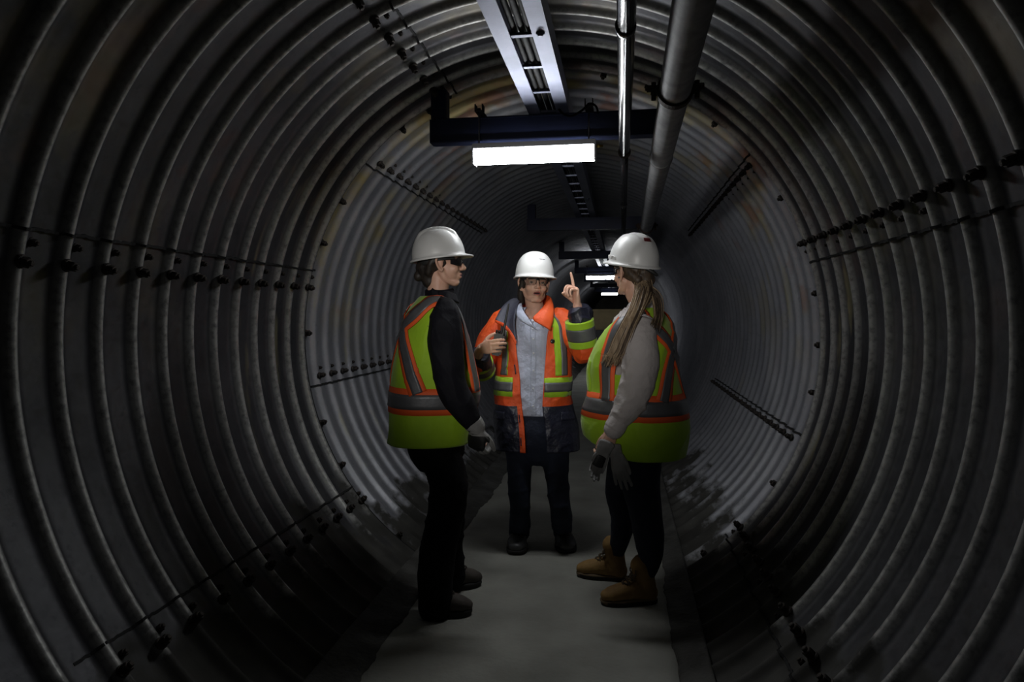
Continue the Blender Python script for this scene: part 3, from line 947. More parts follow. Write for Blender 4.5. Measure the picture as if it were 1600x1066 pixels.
# ------------------------------------------------------------------ head
class Head:
    def __init__(s, c, fwd, pitch=0.0, roll=0.0, k=1.0):
        f = unit(A(fwd[0], fwd[1], 0)); l = np.cross(UP, f); u = UP.copy()
        f, u = f * math.cos(pitch) + u * math.sin(pitch), u * math.cos(pitch) - f * math.sin(pitch)
        l, u = l * math.cos(roll) + u * math.sin(roll), u * math.cos(roll) - l * math.sin(roll)
        s.c, s.f, s.l, s.u, s.k = np.asarray(c, float), f, l, u, k
        s.ax = np.array([l, f, u])
    def w(s, l, f, u):
        return s.c + s.k * (s.l * l + s.f * f + s.u * u)
    def loc(s, V):
        return (np.asarray(V) - s.c) @ s.ax.T / s.k
    def ell(s, c, r, ax=None, nu=24, nv=16):
        return ellipsoid(s.w(*c), np.array(r) * s.k, s.ax if ax is None else ax, nu, nv)
    def ch(s, pts, rad, **kw):
        return chain([s.w(*p) for p in pts], [(r * s.k if np.isscalar(r) else (r[0] * s.k, r[1] * s.k)) for r in rad], **kw)
    def pieces(s, mouth=0.0, jaw=1.0):
        E, H = s.ell, s.ch
        P = [E((0, -0.012, 0.034), (0.075, 0.096, 0.088)),
             E((0, 0.026, -0.030), (0.060 * jaw, 0.062, 0.076)),
             E((0, 0.050, 0.035), (0.062, 0.045, 0.050)),
             E((0, 0.058, -0.094 - mouth * 0.3), (0.027 * jaw, 0.026, 0.021)),
             H([(0.053 * jaw, -0.002, -0.045), (0.044 * jaw, 0.020, -0.080), (0.018, 0.058, -0.099 - mouth * 0.3)], [0.018, 0.017, 0.016]),
             H([(-0.053 * jaw, -0.002, -0.045), (-0.044 * jaw, 0.020, -0.080), (-0.018, 0.058, -0.099 - mouth * 0.3)], [0.018, 0.017, 0.016]),
             E((0.037, 0.058, -0.032), (0.024, 0.024, 0.024)), E((-0.037, 0.058, -0.032), (0.024, 0.024, 0.024)),
             E((0, 0.072, -0.060), (0.026, 0.020, 0.024)),
             H([(0.052, 0.064, 0.018), (0.030, 0.082, 0.022), (0.008, 0.088, 0.016)], [0.010, 0.012, 0.010]),
             H([(-0.052, 0.064, 0.018), (-0.030, 0.082, 0.022), (-0.008, 0.088, 0.016)], [0.010, 0.012, 0.010]),
             H([(0, 0.086, 0.014), (0, 0.097, -0.008), (0, 0.108, -0.028)], [0.0075, 0.0085, 0.0115]),
             E((0.0105, 0.096, -0.033), (0.0085, 0.011, 0.0075)), E((-0.0105, 0.096, -0.033), (0.0085, 0.011, 0.0075)),
             H([(0.024, 0.078, -0.060), (0.012, 0.090, -0.0565), (0, 0.0935, -0.057), (-0.012, 0.090, -0.0565), (-0.024, 0.078, -0.060)], [0.0035, 0.0055, 0.005, 0.0055, 0.0035]),
             H([(0.022, 0.078, -0.064 - mouth * 0.3), (0.010, 0.089, -0.0685 - mouth), (-0.010, 0.089, -0.0685 - mouth), (-0.022, 0.078, -0.064 - mouth * 0.3)], [0.0035, 0.0060, 0.0060, 0.0035])]
        for sd in (1, -1):
            P.append(H([(sd * 0.073, 0.010, 0.016), (sd * 0.086, -0.008, 0.026), (sd * 0.091, -0.024, 0.008), (sd * 0.086, -0.018, -0.020), (sd * 0.077, -0.002, -0.042), (sd * 0.073, 0.008, -0.032)],
                       [0.0055, 0.0065, 0.0065, 0.006, 0.0075, 0.005]))
            P.append(E((sd * 0.075, -0.006, -0.006), (0.008, 0.016, 0.026)))
            # upper and lower eyelids
            P.append(H([(sd * 0.017, 0.0765, 0.0015), (sd * 0.025, 0.0822, 0.0050), (sd * 0.035, 0.0808, 0.0054), (sd * 0.048, 0.069, 0.0015)], [0.0028, 0.0040, 0.0042, 0.0028]))
            P.append(H([(sd * 0.017, 0.0765, -0.001), (sd * 0.026, 0.0790, -0.0085), (sd * 0.036, 0.0775, -0.0090), (sd * 0.048, 0.069, -0.001)], [0.0024, 0.0028, 0.0030, 0.0024]))
        return P
    def shape(s, V, Fc, mouth=0.0):
        """eye sockets, nostrils and the line of the lips, then per-face materials"""
        N = normals(V, Fc); q = s.loc(V)
        for sd in (1, -1):
            d = np.exp(-(((q[:, 0] - sd * 0.032) / 0.017) ** 2 + ((q[:, 2] + 0.001) / 0.0105) ** 2)) * (q[:, 1] > 0.04)
            V = V - s.f * (d * 0.006 * s.k)[:, None]
        q = s.loc(V)
        d = np.exp(-((q[:, 0] / 0.018) ** 4 + ((q[:, 2] + 0.0625 + mouth * 0.5) / (0.0022 + mouth * 0.45)) ** 2)) * (q[:, 1] > 0.06)
        V = V - s.f * (d * (0.007 + mouth * 1.0) * s.k)[:, None]
        return V
    def face_mats(s, V, Fc, mouth=0.0):
        cen = np.array([V[list(f)].mean(0) for f in Fc]); q = s.loc(cen)
        m = np.zeros(len(Fc), int)
        fr = q[:, 1] > 0.055
        lip = fr & ((q[:, 0] / 0.0215) ** 2 + ((q[:, 2] + 0.0628 + mouth * 0.5) / (0.0085 + mouth * 0.55)) ** 2 < 1)
        m[lip] = 1
        gap = fr & ((q[:, 0] / 0.0185) ** 2 + ((q[:, 2] + 0.0625 + mouth * 0.5) / (0.0016 + mouth * 0.50)) ** 2 < 1)
        m[gap] = 2
        if mouth > 0.006:
            tee = gap & (q[:, 2] > -0.0625 - mouth * 0.35)
            m[tee] = 3
        br = fr & (np.abs(np.abs(q[:, 0]) - 0.033) < 0.021) & (np.abs(q[:, 2] - 0.0225 + 3.2 * (np.abs(q[:, 0]) - 0.030) ** 2 * 4) < 0.0040)
        m[br] = 4
        return m
    def eyes(s, parent, org, look=None):
        look = s.f if look is None else unit(look)
        for sd in (1, -1):
            c = s.w(sd * 0.0325, 0.0690, -0.0005)
            ex = unit(np.cross(look, UP)); ey = np.cross(ex, look)
            V, Fc = ellipsoid(c, A(1, 1, 1) * 0.0122 * s.k, np.array([ex, ey, look]), 28, 28)
            cen = np.array([V[list(f)].mean(0) for f in Fc]) - c
            cs = (cen @ look) / (np.linalg.norm(cen, axis=1) + 1e-9)
            mi = np.where(cs > 0.955, 2, np.where(cs > 0.80, 1, 0))
            link_mesh('eye', V, Fc, ['eye_white', 'iris', 'plastic_black'], parent, org, midx=mi)

# ------------------------------------------------------------------ hand
def hand(wrist, d, n, left, k=1.0, curls=None, thumb=((0.75, 0.55, 0.15), (0.35, 0.85, 0.35), (0.15, 0.9, 0.4)), fat=1.0, spread=0.06):
    """palm, four fingers, thumb; d = wrist to knuckles, n = out of the palm; curls: cumulative bend of the three bones per finger"""
    d = unit(d); n = unit(n - d * (n @ d)); t = np.cross(n, d) if left else np.cross(d, n)
    w = np.asarray(wrist, float)
    X = lambda a, b, c=0.0: w + k * (d * a + t * b + n * c)
    P = [chain([X(-0.01, 0, 0), X(0.02, 0.002), X(0.055, 0.002, 0.001), X(0.086, 0.001, 0.0)],
               [(0.026 * k * fat, 0.019 * k * fat), (0.033 * k * fat, 0.018 * k * fat), (0.040 * k * fat, 0.0165 * k * fat), (0.038 * k * fat, 0.0125 * k * fat)], ref=t, seg=20)]
    P.append(ellipsoid(X(0.035, 0.026, 0.010), A(0.026, 0.016, 0.013) * k * fat, np.array([d, t, n])))
    curls = curls or [(0.35, 0.8, 1.0)] * 4
    base = [(0.088, 0.0295), (0.093, 0.0095), (0.089, -0.0105), (0.080, -0.0290)]
    lens = [(0.044, 0.027, 0.020), (0.047, 0.030, 0.021), (0.043, 0.028, 0.021), (0.034, 0.021, 0.018)]
    rad = [(0.0092, 0.0086, 0.0078, 0.0066), (0.0095, 0.0088, 0.008, 0.0067), (0.0090, 0.0083, 0.0075, 0.0064), (0.0080, 0.0073, 0.0066, 0.0057)]
    for i in range(4):
        p = X(base[i][0] - 0.014, base[i][1] * 0.95); pts = [p]
        p = X(*base[i]); pts.append(p)
        sp = spread * (1.5 - i) * 0.6
        for L, ang in zip(lens[i], curls[i]):
            dr = unit(d * math.cos(ang) + n * math.sin(ang) + t * sp * math.cos(ang))
            p = p + dr * L * k; pts.append(p)
        r = [rad[i][0]] + list(rad[i])
        P.append(chain(pts, [x * k * fat for x in r], seg=14, sub=5))
    p = X(0.022, 0.024, 0.006); pts = [p]
    for L, (ct, cd, cn) in zip((0.040, 0.032, 0.026), thumb):
        p = p + unit(t * ct + d * cd + n * cn) * L * k; pts.append(p)
    P.append(chain(pts, [0.0135 * k * fat, 0.0115 * k * fat, 0.0100 * k * fat, 0.0078 * k * fat], seg=14, sub=5))
    return P

# ------------------------------------------------------------------ boots
def boot(parent, org, heel, toe, shaft_top, shaft_r, mats, width=0.098, toe_cap=False, laces=True, shaft_h=None):
    """heel and toe are points on the floor"""
    heel, toe = A(heel[0], heel[1], 0), A(toe[0], toe[1], 0)
    f = unit(toe - heel); L = np.linalg.norm(toe - heel); l = np.cross(UP, f)
    q = lambda a, b, c: heel + f * a * L + l * b + UP * c
    st = np.asarray(shaft_top, float)
    pcs = [chain([q(0.16, 0, 0.045), q(0.20, 0, 0.09), 0.5 * (q(0.24, 0, 0.13) + st * 0.5 + q(0.24, 0, 0.13) * 0.5), st],
                 [(0.046, 0.040), (0.048, 0.043), (shaft_r * 1.02, shaft_r * 0.95), (shaft_r * 1.12, shaft_r)], ref=f),
           chain([q(0.13, 0, 0.050), q(0.40, 0, 0.062), q(0.62, 0, 0.054), q(0.80, 0, 0.046), q(0.905, 0, 0.040)],
                 [(0.040, 0.042), (0.045, 0.056), (width * 0.47, 0.047), (width * 0.485, 0.038), (width * 0.36, 0.028)], ref=l),
           chain([q(0.22, 0, 0.115), q(0.38, 0, 0.095), q(0.56, 0, 0.075)], [(0.036, 0.03), (0.038, 0.03), (0.036, 0.024)], ref=l)]
    V, Fc = fuse(pcs, 0.005, 6)
    V[:, 2] = np.maximum(V[:, 2], 0.022)
    V = creased(V, Fc, int(abs(heel[0] * 1000)) + 5, 0.0016, 20, 70)
    mi = None; ms = [mats[0]]
    if toe_cap:
        cen = np.array([V[list(x)].mean(0) for x in Fc]); ms = [mats[0], 'toe_cap']
        mi = ((cen - heel) @ f > 0.76 * L).astype(int)
    b = link_mesh('boot', V, Fc, ms, parent, org, midx=mi)
    # sole with a heel block
    th_ = np.linspace(0, 2 * np.pi, 44, endpoint=False)
    ca, sa = np.cos(th_), np.sin(th_)
    xs = 0.5 + 0.5 * np.sign(ca) * np.abs(ca) ** 0.75
    ws = (width * 0.53) * (0.80 + 0.24 * np.clip((xs - 0.25) / 0.4, 0, 1) - 0.10 * np.exp(-((xs - 0.38) / 0.14) ** 2)) * np.sign(sa) * np.abs(sa) ** 0.72
    rows = []
    for z, g in ((0.0, 0.97), (0.006, 1.0), (0.022, 1.0), (0.026, 0.97), (0.032, 0.90)):
        rows.append(np.array([heel + f * (L * (0.5 + (x - 0.5) * g)) + l * w * g + UP * (z + (0.010 * max(0, (x - 0.85) / 0.15) if z < 0.01 else 0)) for x, w in zip(xs, ws)]))
    V = np.concatenate(rows); n = 44
    Fc = [(i * n + k, i * n + (k + 1) % n, (i + 1) * n + (k + 1) % n, (i + 1) * n + k) for i in range(len(rows) - 1) for k in range(n)]
    Fc += [tuple(range(n - 1, -1, -1)), tuple(4 * n + k for k in range(n))]
    cz = np.array([V[list(x)].mean(0)[2] for x in Fc])
    link_mesh('sole', V, Fc, [mats[1], mats[3] if len(mats) > 3 else mats[1]], b, org, midx=(cz > 0.016).astype(int))
    if toe_cap:
        pts = [q(0.77, w_ * width * 0.475 * math.cos(a) , 0.030 + 0.052 * math.sin(a)) for w_, a in ((1, t) for t in np.linspace(0.0, math.pi, 15))]
        V, Fc = chain(pts, [0.0035] * 15, seg=8, sub=2); link_mesh('toe_seam', V, Fc, 'toe_seam', b, org)
    tg = sheet([q(0.50, 0.024, 0.105), q(0.38, 0.026, 0.135), q(0.33, 0.030, 0.175), q(0.345, 0.030, 0.205)], [q(0.50, -0.024, 0.105), q(0.38, -0.026, 0.135), q(0.33, -0.030, 0.175), q(0.345, -0.030, 0.205)], 12, 6, 0.006, 0.008)
    link_mesh('tongue', *tg, mats[0], b, org)
    if laces:
        mb = MB()
        for k in range(5):
            g = k / 4
            a0 = 0.30 + 0.28 * (1 - g); z0 = 0.088 + 0.055 * g + (0.022 * g)
            for s in (1, -1):
                p0 = q(a0, s * 0.030, z0 - 0.006); p1 = q(a0 - 0.035, -s * 0.028, z0 + 0.016)
                mid = (p0 + p1) / 2 + (UP * 0.6 + f * 0.8) * 0.020
                mb.tube(catmull([p0, mid, p1], 4), 0.0042, 6)
        c = q(0.33, 0.0, 0.165)
        for s in (1, -1):
            mb.tube(catmull([c, c + l * s * 0.025 + f * 0.022 + UP * 0.012, c + l * s * 0.050 + f * 0.03 - UP * 0.012, c + l * s * 0.028 + f * 0.03 - UP * 0.02, c + f * 0.008], 5), 0.0038, 6)
        mb.build('laces', [mats[2]], b, org)
    return b

# ------------------------------------------------------------------ hard hat
def helmet(parent, org, H, tilt=0.0, base_u=0.028, fo=-0.006, la=0.113, lf=0.134, ht=0.152, visor=0.045, ridge=0.0, style=0, label=None):
    Hh = Head(H.w(0, fo, base_u), H.f, 0, 0, H.k)
    f = H.f * math.cos(tilt) + H.u * math.sin(tilt); u = H.u * math.cos(tilt) - H.f * math.sin(tilt)
    Hh.f, Hh.u, Hh.l = f, u, H.l; Hh.ax = np.array([H.l, f, u])
    na = 96
    al = np.linspace(0, 2 * np.pi, na, endpoint=False)      # 0 = front
    ca, sa = np.cos(al), np.sin(al)
    rows = []
    def dome(t, off=0.0):
        c, s_ = max(math.cos(t), 0) ** 0.78, math.sin(t) ** 0.92
        x = (la + off) * sa * c; y = (lf + off) * ca * c; z = np.full(na, (ht + off) * s_)
        if ridge:
            m = np.clip(1 - (np.abs(x) / 0.046) ** 14, 0, 1) * np.clip((y + 0.105) / 0.03, 0, 1) * np.clip((0.108 - y) / 0.02, 0, 1) * min(1, max(0, (s_ - 0.22) / 0.15))
            k = 1 + ridge * m
            x, y, z = x * k, y * k, z * k
        if style == 2:
            m = np.exp(-(x / 0.014) ** 2) * min(1, max(0, (s_ - 0.3) / 0.2)) * 0.03
            m = m + 0.02 * np.exp(-((np.abs(x) - 0.045) / 0.008) ** 2) * min(1, max(0, (s_ - 0.3) / 0.2)) * np.clip(s_ * 1.2, 0, 1)
            z = z * (1 + m)
        return np.stack([x, y, z], 1)
    out = 0.009 + visor * np.clip(ca, 0, 1) ** 1.6 + 0.004 * np.clip(-ca, 0, 1)
    def brim(g, z):
        rx = la + out * g; ry = lf + out * g
        return np.stack([rx * sa, ry * ca, z - out * 0.16 * g * np.clip(ca, 0, 1)], 1)
    rows.append(dome(1.54, -0.006)); 
    for t in (1.3, 0.9, 0.5, 0.15): rows.append(dome(t, -0.006))
    rows.append(brim(-0.35, np.full(na, -0.010)))
    rows.append(brim(0.9, np.full(na, -0.011)))
    rows.append(brim(1.0, np.full(na, -0.009)))
    rows.append(brim(1.0, np.full(na, -0.004)))
    rows.append(brim(0.9, np.full(na, -0.002)))
    rows.append(brim(0.30, np.full(na, 0.001)))
    for t in np.r_[0.03, 0.08, np.linspace(0.14, 1.45, 26), 1.52, 1.555]: rows.append(dome(t))
    V = np.concatenate(rows); V = Hh.c + (V * H.k) @ Hh.ax
    n = len(rows)
    Fc = [(i * na + k, i * na + (k + 1) % na, (i + 1) * na + (k + 1) % na, (i + 1) * na + k) for i in range(n - 1) for k in range(na)]
    Fc += [tuple(range(na)), tuple((n - 1) * na + k for k in range(na - 1, -1, -1))]
    o = link_mesh('helmet', V, Fc, 'helmet_white', parent, org)
    if label: o['label'] = label
    # head band, suspension pads under the brim
    th_ = np.linspace(0, 2 * np.pi, 40, endpoint=False)
    pts = np.array([Hh.w(0.084 * math.sin(a), 0.100 * math.cos(a), -0.010 - 0.010 * (math.cos(a) < -0.2)) for a in th_])
    mb = MB(); ring = np.vstack([pts, pts[:1]])
    V, Fc = chain(ring, [(0.012, 0.003)] * 41, ref=Hh.u, seg=10, sub=1, round_cap=False); mb.add(V, Fc)
    mb.build('headband', ['helmet_dark'], o, org)
    return o, Hh

def glasses(parent, org, H, lens='lens_dark', frame='plastic_black', tint=None):
    """wrap-round safety glasses: frame with temple arms, one lens per eye"""
    w = H.w
    mb = MB()
    top = [w(0.070 * math.sin(a), 0.024 + 0.076 * math.cos(a), 0.017) for a in np.radians(np.linspace(-78, 78, 17))]
    V, Fc = chain(top, [(0.003 * H.k, 0.0028 * H.k)] * 17, ref=H.u, seg=8, sub=1); mb.add(V, Fc)
    for s in (1, -1):
        V, Fc = chain([w(s * 0.0685, 0.040, 0.015), w(s * 0.080, 0.000, 0.018), w(s * 0.083, -0.020, 0.014), w(s * 0.080, -0.036, -0.004)],
                      [(0.006 * H.k, 0.0022 * H.k)] * 2 + [(0.004 * H.k, 0.002 * H.k)] * 2, ref=H.u, seg=8); mb.add(V, Fc)
        V, Fc = chain([w(s * 0.008, 0.101, 0.002), w(s * 0.011, 0.095, -0.012)], [0.0025, 0.0022], seg=8); mb.add(V, Fc)
    V, Fc = chain([w(-0.010, 0.1005, 0.010), w(0, 0.103, 0.011), w(0.010, 0.1005, 0.010)], [0.003, 0.003, 0.003], seg=8); mb.add(V, Fc)
    o = mb.build('safety_glasses', [frame], parent, org)
    for s in (1, -1):
        G = []
        for a in np.radians(np.linspace(5, 76, 14)):
            col = []
            for g in np.linspace(0, 1, 8):
                z = 0.016 - g * 0.036 * (1 - 0.25 * max(0, (math.degrees(a) - 45) / 30)) - 0.0
                if math.degrees(a) < 14 and g > 0.5: z = max(z, -0.010)
                rr = 1 - 0.05 * g
                col.append(w(s * 0.070 * math.sin(a) * rr, 0.025 + 0.076 * math.cos(a) * rr, z))
            G.append(col)
        V, Fc, _ = grid_solid(np.array(G), 0.0016 * (1 if s > 0 else -1))
        link_mesh('lens', V, Fc, lens, o, org)
    return o

def tube_part(name, pts, rad, m, parent, org, **kw):
    V, Fc = chain(pts, rad, **kw)
    return link_mesh(name, V, Fc, m, parent, org)

def vest_mesh(L, parent, org, tmin=0.0, holes=(), tmax=None, seed=0, front_gap=0.0, t0=None):
    nu, nt = 150, 96
    tmax = L.n - 1 if tmax is None else tmax
    u = np.linspace(-np.pi, np.pi, nu, endpoint=False)
    U = np.repeat(u[None], nt, 0); g = np.linspace(0, 1, nt)[:, None]
    lo = (t0(u) if t0 is not None else np.full(nu, tmin))[None]
    T = lo + (tmax - lo) * g
    keep = np.ones((nt - 1, nu), bool)
    for (uc, tc, ru, rt) in holes:
        du = np.angle(np.exp(1j * (U - math.radians(uc))))
        r = np.sqrt((du / math.radians(ru)) ** 2 + ((T - tc) / rt) ** 2)
        ins = r < 1
        i2 = np.roll(ins, -1, 1)
        allin = ins[:-1] & i2[:-1] & ins[1:] & i2[1:]
        keep &= ~allin
        # pull the rim of the hole onto its outline
        part = np.zeros_like(ins)
        cell = keep & (ins[:-1] | i2[:-1] | ins[1:] | i2[1:])
        for di in (0, 1):
            for dj in (0, 1):
                part[di:nt - 1 + di] |= np.roll(cell, dj, 1)
        mv = part & ins
        k = 1 / np.maximum(r, 1e-3)
        U = np.where(mv, math.radians(uc) + du * k, U); T = np.where(mv, tc + (T - tc) * k, T)
    G = L.P(U, T)
    V, Fc, _ = grid_solid(G, 0.005, keep, closed=True)
    return link_mesh('vest', V, Fc, 'lime', parent, org)

def fused(name, pieces, voxel, m, parent, org, seed=1, amp=0.006, lo=9, hi=36, zs=0.8, it=4, label=None):
    V, Fc = fuse(pieces, voxel, it)
    if amp: V = creased(V, Fc, seed, amp, lo, hi, zs)
    o = link_mesh(name, V, Fc, m, parent, org)
    if label: o['label'] = label
    return o

def relax(V, Fc, w, it=25, lam=0.5):
    q = np.array([f if len(f) == 4 else (f[0], f[1], f[2], f[2]) for f in Fc])
    E = np.unique(np.sort(np.concatenate([q[:, [0, 1]], q[:, [1, 2]], q[:, [2, 3]], q[:, [3, 0]]]), axis=1), axis=0)
    E = E[E[:, 0] != E[:, 1]]
    sel = (w[E[:, 0]] > 0) | (w[E[:, 1]] > 0); E = E[sel]
    n = len(V); deg = np.bincount(E.ravel(), minlength=n).astype(float); deg[deg == 0] = 1
    for k in range(it):
        S = np.zeros_like(V)
        for c in range(3):
            S[:, c] = np.bincount(E[:, 0], V[E[:, 1], c], n) + np.bincount(E[:, 1], V[E[:, 0], c], n)
        l_ = lam if k % 2 == 0 else -lam * 0.80
        V = V + (S / deg[:, None] - V) * (w * l_)[:, None] * ((S != 0).any(1))[:, None]
    return V

def face_relax(H, V, Fc):
    q = H.loc(V)
    w = (np.abs(q[:, 0]) < 0.12) & (q[:, 2] > -0.20) & (q[:, 2] < 0.14) & (np.abs(q[:, 1]) < 0.16)
    w = w.astype(float)
    near = lambda c, r: np.exp(-(((q - np.array(c)) / np.array(r)) ** 2).sum(1))
    w *= 1 - 0.95 * near((0, 0.09, -0.063), (0.026, 0.035, 0.016))
    w *= 1 - 0.85 * near((0, 0.10, -0.020), (0.020, 0.035, 0.026))
    for s in (1, -1):
        w *= 1 - 0.8 * near((s * 0.033, 0.08, 0.006), (0.020, 0.03, 0.016))
        w *= 1 - 0.95 * near((s * 0.083, -0.01, -0.004), (0.012, 0.03, 0.042))
    return relax(V, Fc, np.clip(w, 0, 1), 60, 0.6)

def body_mesh(parent, org, H, pcs, neck_base, mouth=0.0, voxel=0.0032, jaw=1.0):
    nk = np.asarray(neck_base, float)
    P = H.pieces(mouth, jaw) + [chain([nk - UP * 0.05, nk, H.w(0, -0.018, -0.085), H.w(0, -0.016, -0.02)], [0.060, 0.054, 0.051, 0.050], seg=20)] + pcs
    V, Fc = fuse(P, voxel, 3)
    V = face_relax(H, V, Fc)
    V = H.shape(V, Fc, mouth)
    mi = H.face_mats(V, Fc, mouth)
    return link_mesh('body', V, Fc, ['skin', 'lips', 'mouth_dark', 'teeth', 'brow_hair'], parent, org, midx=mi)
# ================================================================== the worker on the left: lime vest, black sleeves
def person_left():
    f = unit(A(0.89, 0.46, 0)); l = np.cross(UP, f); Y = 3.22
    org = A(-0.42, 3.22, 0)
    root = empty('person', org)
    tag(root, 'worker in lime vest over black sleeves, standing in profile with dark gloves', 'person', 'workers in hard hats')
    H = Head(at(690, 411, 3.22), A(0.97, 0.24), pitch=0.03)
    J = lambda x, y, Yd: at(x, y, Yd)
    vest_rows = [(690, 609, 730, .190), (650, 611, 741, .195), (610, 614, 747, .20), (570, 618, 741, .205), (535, 624, 733, .21), (505, 632, 722, .215), (485, 639, 714, .195), (470, 652, 707, .125), (461, 664, 703, .070)]
    sec = sections(f, Y, vest_rows)
    L = Loft(f, sec, 0.0075, 21, 14, 52)
    # arms
    ra = [J(694, 496, 3.06), J(697, 545, 3.03), J(705, 600, 3.02), J(725, 640, 3.03), J(744, 668, 3.05)]
    la = [J(676, 492, 3.40), J(682, 560, 3.46), J(690, 612, 3.47), J(702, 640, 3.44), J(712, 664, 3.41)]
    hipR, hipL = J(686, 700, 3.13), J(684, 700, 3.29)
    nH, nT = atz(660, 963), atz(738, 958)
    fH, fT = atz(688, 925), atz(751, 912)
    kneeR, kneeL = J(692, 810, 3.10), J(704, 800, 3.32)
    ankR, ankL = nH + unit(nT - nH) * 0.06 + UP * 0.09, fH + unit(fT - fH) * 0.06 + UP * 0.09
    rdir, rn = unit(A(-0.02, 0.1, -1)), unit(A(0.35, 0.8, 0.0))
    curl = [(0.9, 1.9, 2.5), (0.95, 2.0, 2.6), (1.0, 2.0, 2.6), (1.0, 2.0, 2.6)]
    core = [chain([J(684, 500, Y), J(680, 545, Y), J(678, 620, Y), J(684, 700, Y)], [(0.10, 0.07), (0.13, 0.09), (0.12, 0.09), (0.12, 0.10)], ref=l),
            chain([J(684, 485, Y)] + ra, [.05, .045, .042, .040, .032, .025], seg=12), chain([J(684, 485, Y)] + la, [.05, .045, .042, .040, .032, .025], seg=12),
            chain([hipR, kneeR, ankR], [.055, .030, .024]), chain([hipL, kneeL, ankL], [.055, .030, .024]),
            chain([ankR, nH + unit(nT - nH) * .2 + UP * .045], [.03, .025]), chain([ankL, fH + unit(fT - fH) * .18 + UP * .045], [.03, .025])]
    core += hand(ra[-1], rdir, rn, False, 0.80, curl, fat=0.62) + hand(la[-1], rdir, -rn, True, 0.80, curl, fat=0.62)
    body_mesh(root, org, H, core, J(684, 466, Y))
    H.eyes(root, org)
    # hair under the hat, with a bun at the nape
    hp = [H.ell((0, -0.024, 0.022), (0.080, 0.090, 0.084)), H.ch([(0, -0.070, -0.02), (0, -0.058, -0.085)], [0.055, 0.040]),
          H.ch([(-0.066, 0.030, 0.034), (-0.070, 0.000, 0.034), (-0.066, -0.045, 0.0), (-0.045, -0.060, -0.045)], [0.009, 0.012, 0.018, 0.022]), H.ch([(0.066, 0.030, 0.034), (0.070, 0.000, 0.034), (0.066, -0.045, 0.0), (0.045, -0.060, -0.045)], [0.009, 0.012, 0.018, 0.022]),
          H.ell((0, -0.115, -0.062), (0.026, 0.022, 0.026))]
    fused('hair', hp, 0.005, 'hair_dark', root, org, 3, 0.003, 20, 90, 0.3)
    helmet(root, org, H, tilt=0.10, ridge=0.055, base_u=0.026, fo=-0.012, lf=0.128, ht=0.140, visor=0.030)
    glasses(root, org, H)
    # black long-sleeved shirt with stand collar
    sh = [chain([A(*s[:3]) for s in sec[1:-1]], [(s[3] * .90, s[4] * .85) for s in sec[1:-1]], ref=l, sub=2, seg=28, round_cap=False),
          chain([J(684, 484, Y), J(686, 470, Y), J(686, 459, Y), J(686, 452, Y)], [0.088, 0.078, 0.070, 0.068], ref=l, round_cap=False),
          chain([J(690, 487, 3.13)] + ra, [(.07), .077, .080, .073, .060, .044], seg=20),
          chain([J(684, 485, 3.34)] + la, [(.07), .075, .078, .070, .058, .044], seg=20)]
    fused('shirt', sh, 0.007, 'black_cloth', root, org, 5, 0.0075, 20, 70)
    # collar points
    V, Fc = sheet([J(684, 455, 3.145), J(699, 455, 3.15), J(712, 461, 3.22)], [J(686, 467, 3.13), J(702, 468, 3.13), J(717, 474, 3.20)], 14, 5, 0.006)
    link_mesh('collar', V, Fc, 'black_cloth', root, org)
    # trousers
    tr = [chain([J(682, 668, Y), J(683, 698, Y), J(690, 728, Y)], [(.15, .145), (.155, .142), (.14, .105)], ref=l, seg=24, round_cap=False),
          chain([J(690, 718, 3.14), J(700, 755, 3.12), kneeR, J(684, 870, 3.08), ankR - UP * 0.045], [.098, .096, .088, .088, .082], seg=20),
          chain([J(692, 715, 3.30), J(702, 750, 3.31), kneeL, J(703, 850, 3.34), ankL - UP * 0.02], [.095, .090, .080, .074, .068], seg=20)]
    fused('trousers', tr, 0.008, 'black_trouser', root, org, 8, 0.008, 16, 55)
    boot(root, org, nH, nT, ankR + UP * 0.06, 0.046, ('boot_brown', 'sole_dark', 'lace_dark', 'sole_dark'))
    boot(root, org, fH, fT, ankL + UP * 0.06, 0.046, ('boot_brown', 'sole_dark', 'lace_dark', 'sole_dark'))
    # gloves
    for side, w_, nn, arm in ((False, ra[-1], rn, ra), (True, la[-1], -rn, la)):
        fd = unit(arm[-1] - arm[-2])
        V, Fc = fuse(hand(w_, rdir, nn, side, 1.06, curl, fat=1.18) + [chain([w_ - fd * 0.030, w_, w_ + rdir * 0.025], [0.047, 0.043, 0.034], round_cap=False)], 0.0035, 3)
        q = (V - w_) @ rdir
        cen = np.array([V[list(x)].mean(0) for x in Fc]); back = (cen - w_ - rdir * 0.05) @ nn
        dd = (cen - w_) @ rdir
        mi = ((back < 0.006) & (dd > 0.035)).astype(int)
        g = link_mesh('glove', V, Fc, ['glove_grey', 'glove_black'], root, org, midx=mi)
    # vest
    v = vest_mesh(L, root, org, holes=((-86, 5.0, 27, 1.45), (86, 5.0, 27, 1.45)), tmax=7.75)
    def tape(path, w, o=0.004, g=0.57):
        V, Fc = L.band(path, w, o); link_mesh('orange_tape', V, Fc, 'orange_tape', v, org)
        V, Fc = L.band(path, w * g, o + 0.003); link_mesh('reflective_stripe', V, Fc, 'reflective', v, org)
    tape([(a, 1.72) for a in range(2, 359, 17)] + [(358, 1.72)], 0.125, 0.004, 0.56)
    for s in (1, -1):
        tape([(191 + s * 48, 2.05), (191 + s * 27, 3.3), (191, 4.75)], 0.085, 0.006 + 0.001 * s)
        tape([(191, 4.75), (188 + s * 24, 5.5), (183 + s * 47, 6.2), (180 + s * 74, 6.95), (180 + s * 110, 6.75), (180 + s * 132, 6.0), (180 + s * 136, 4.5), (180 + s * 138, 2.05)], 0.085, 0.008 + 0.001 * s)
    return root
person_left()

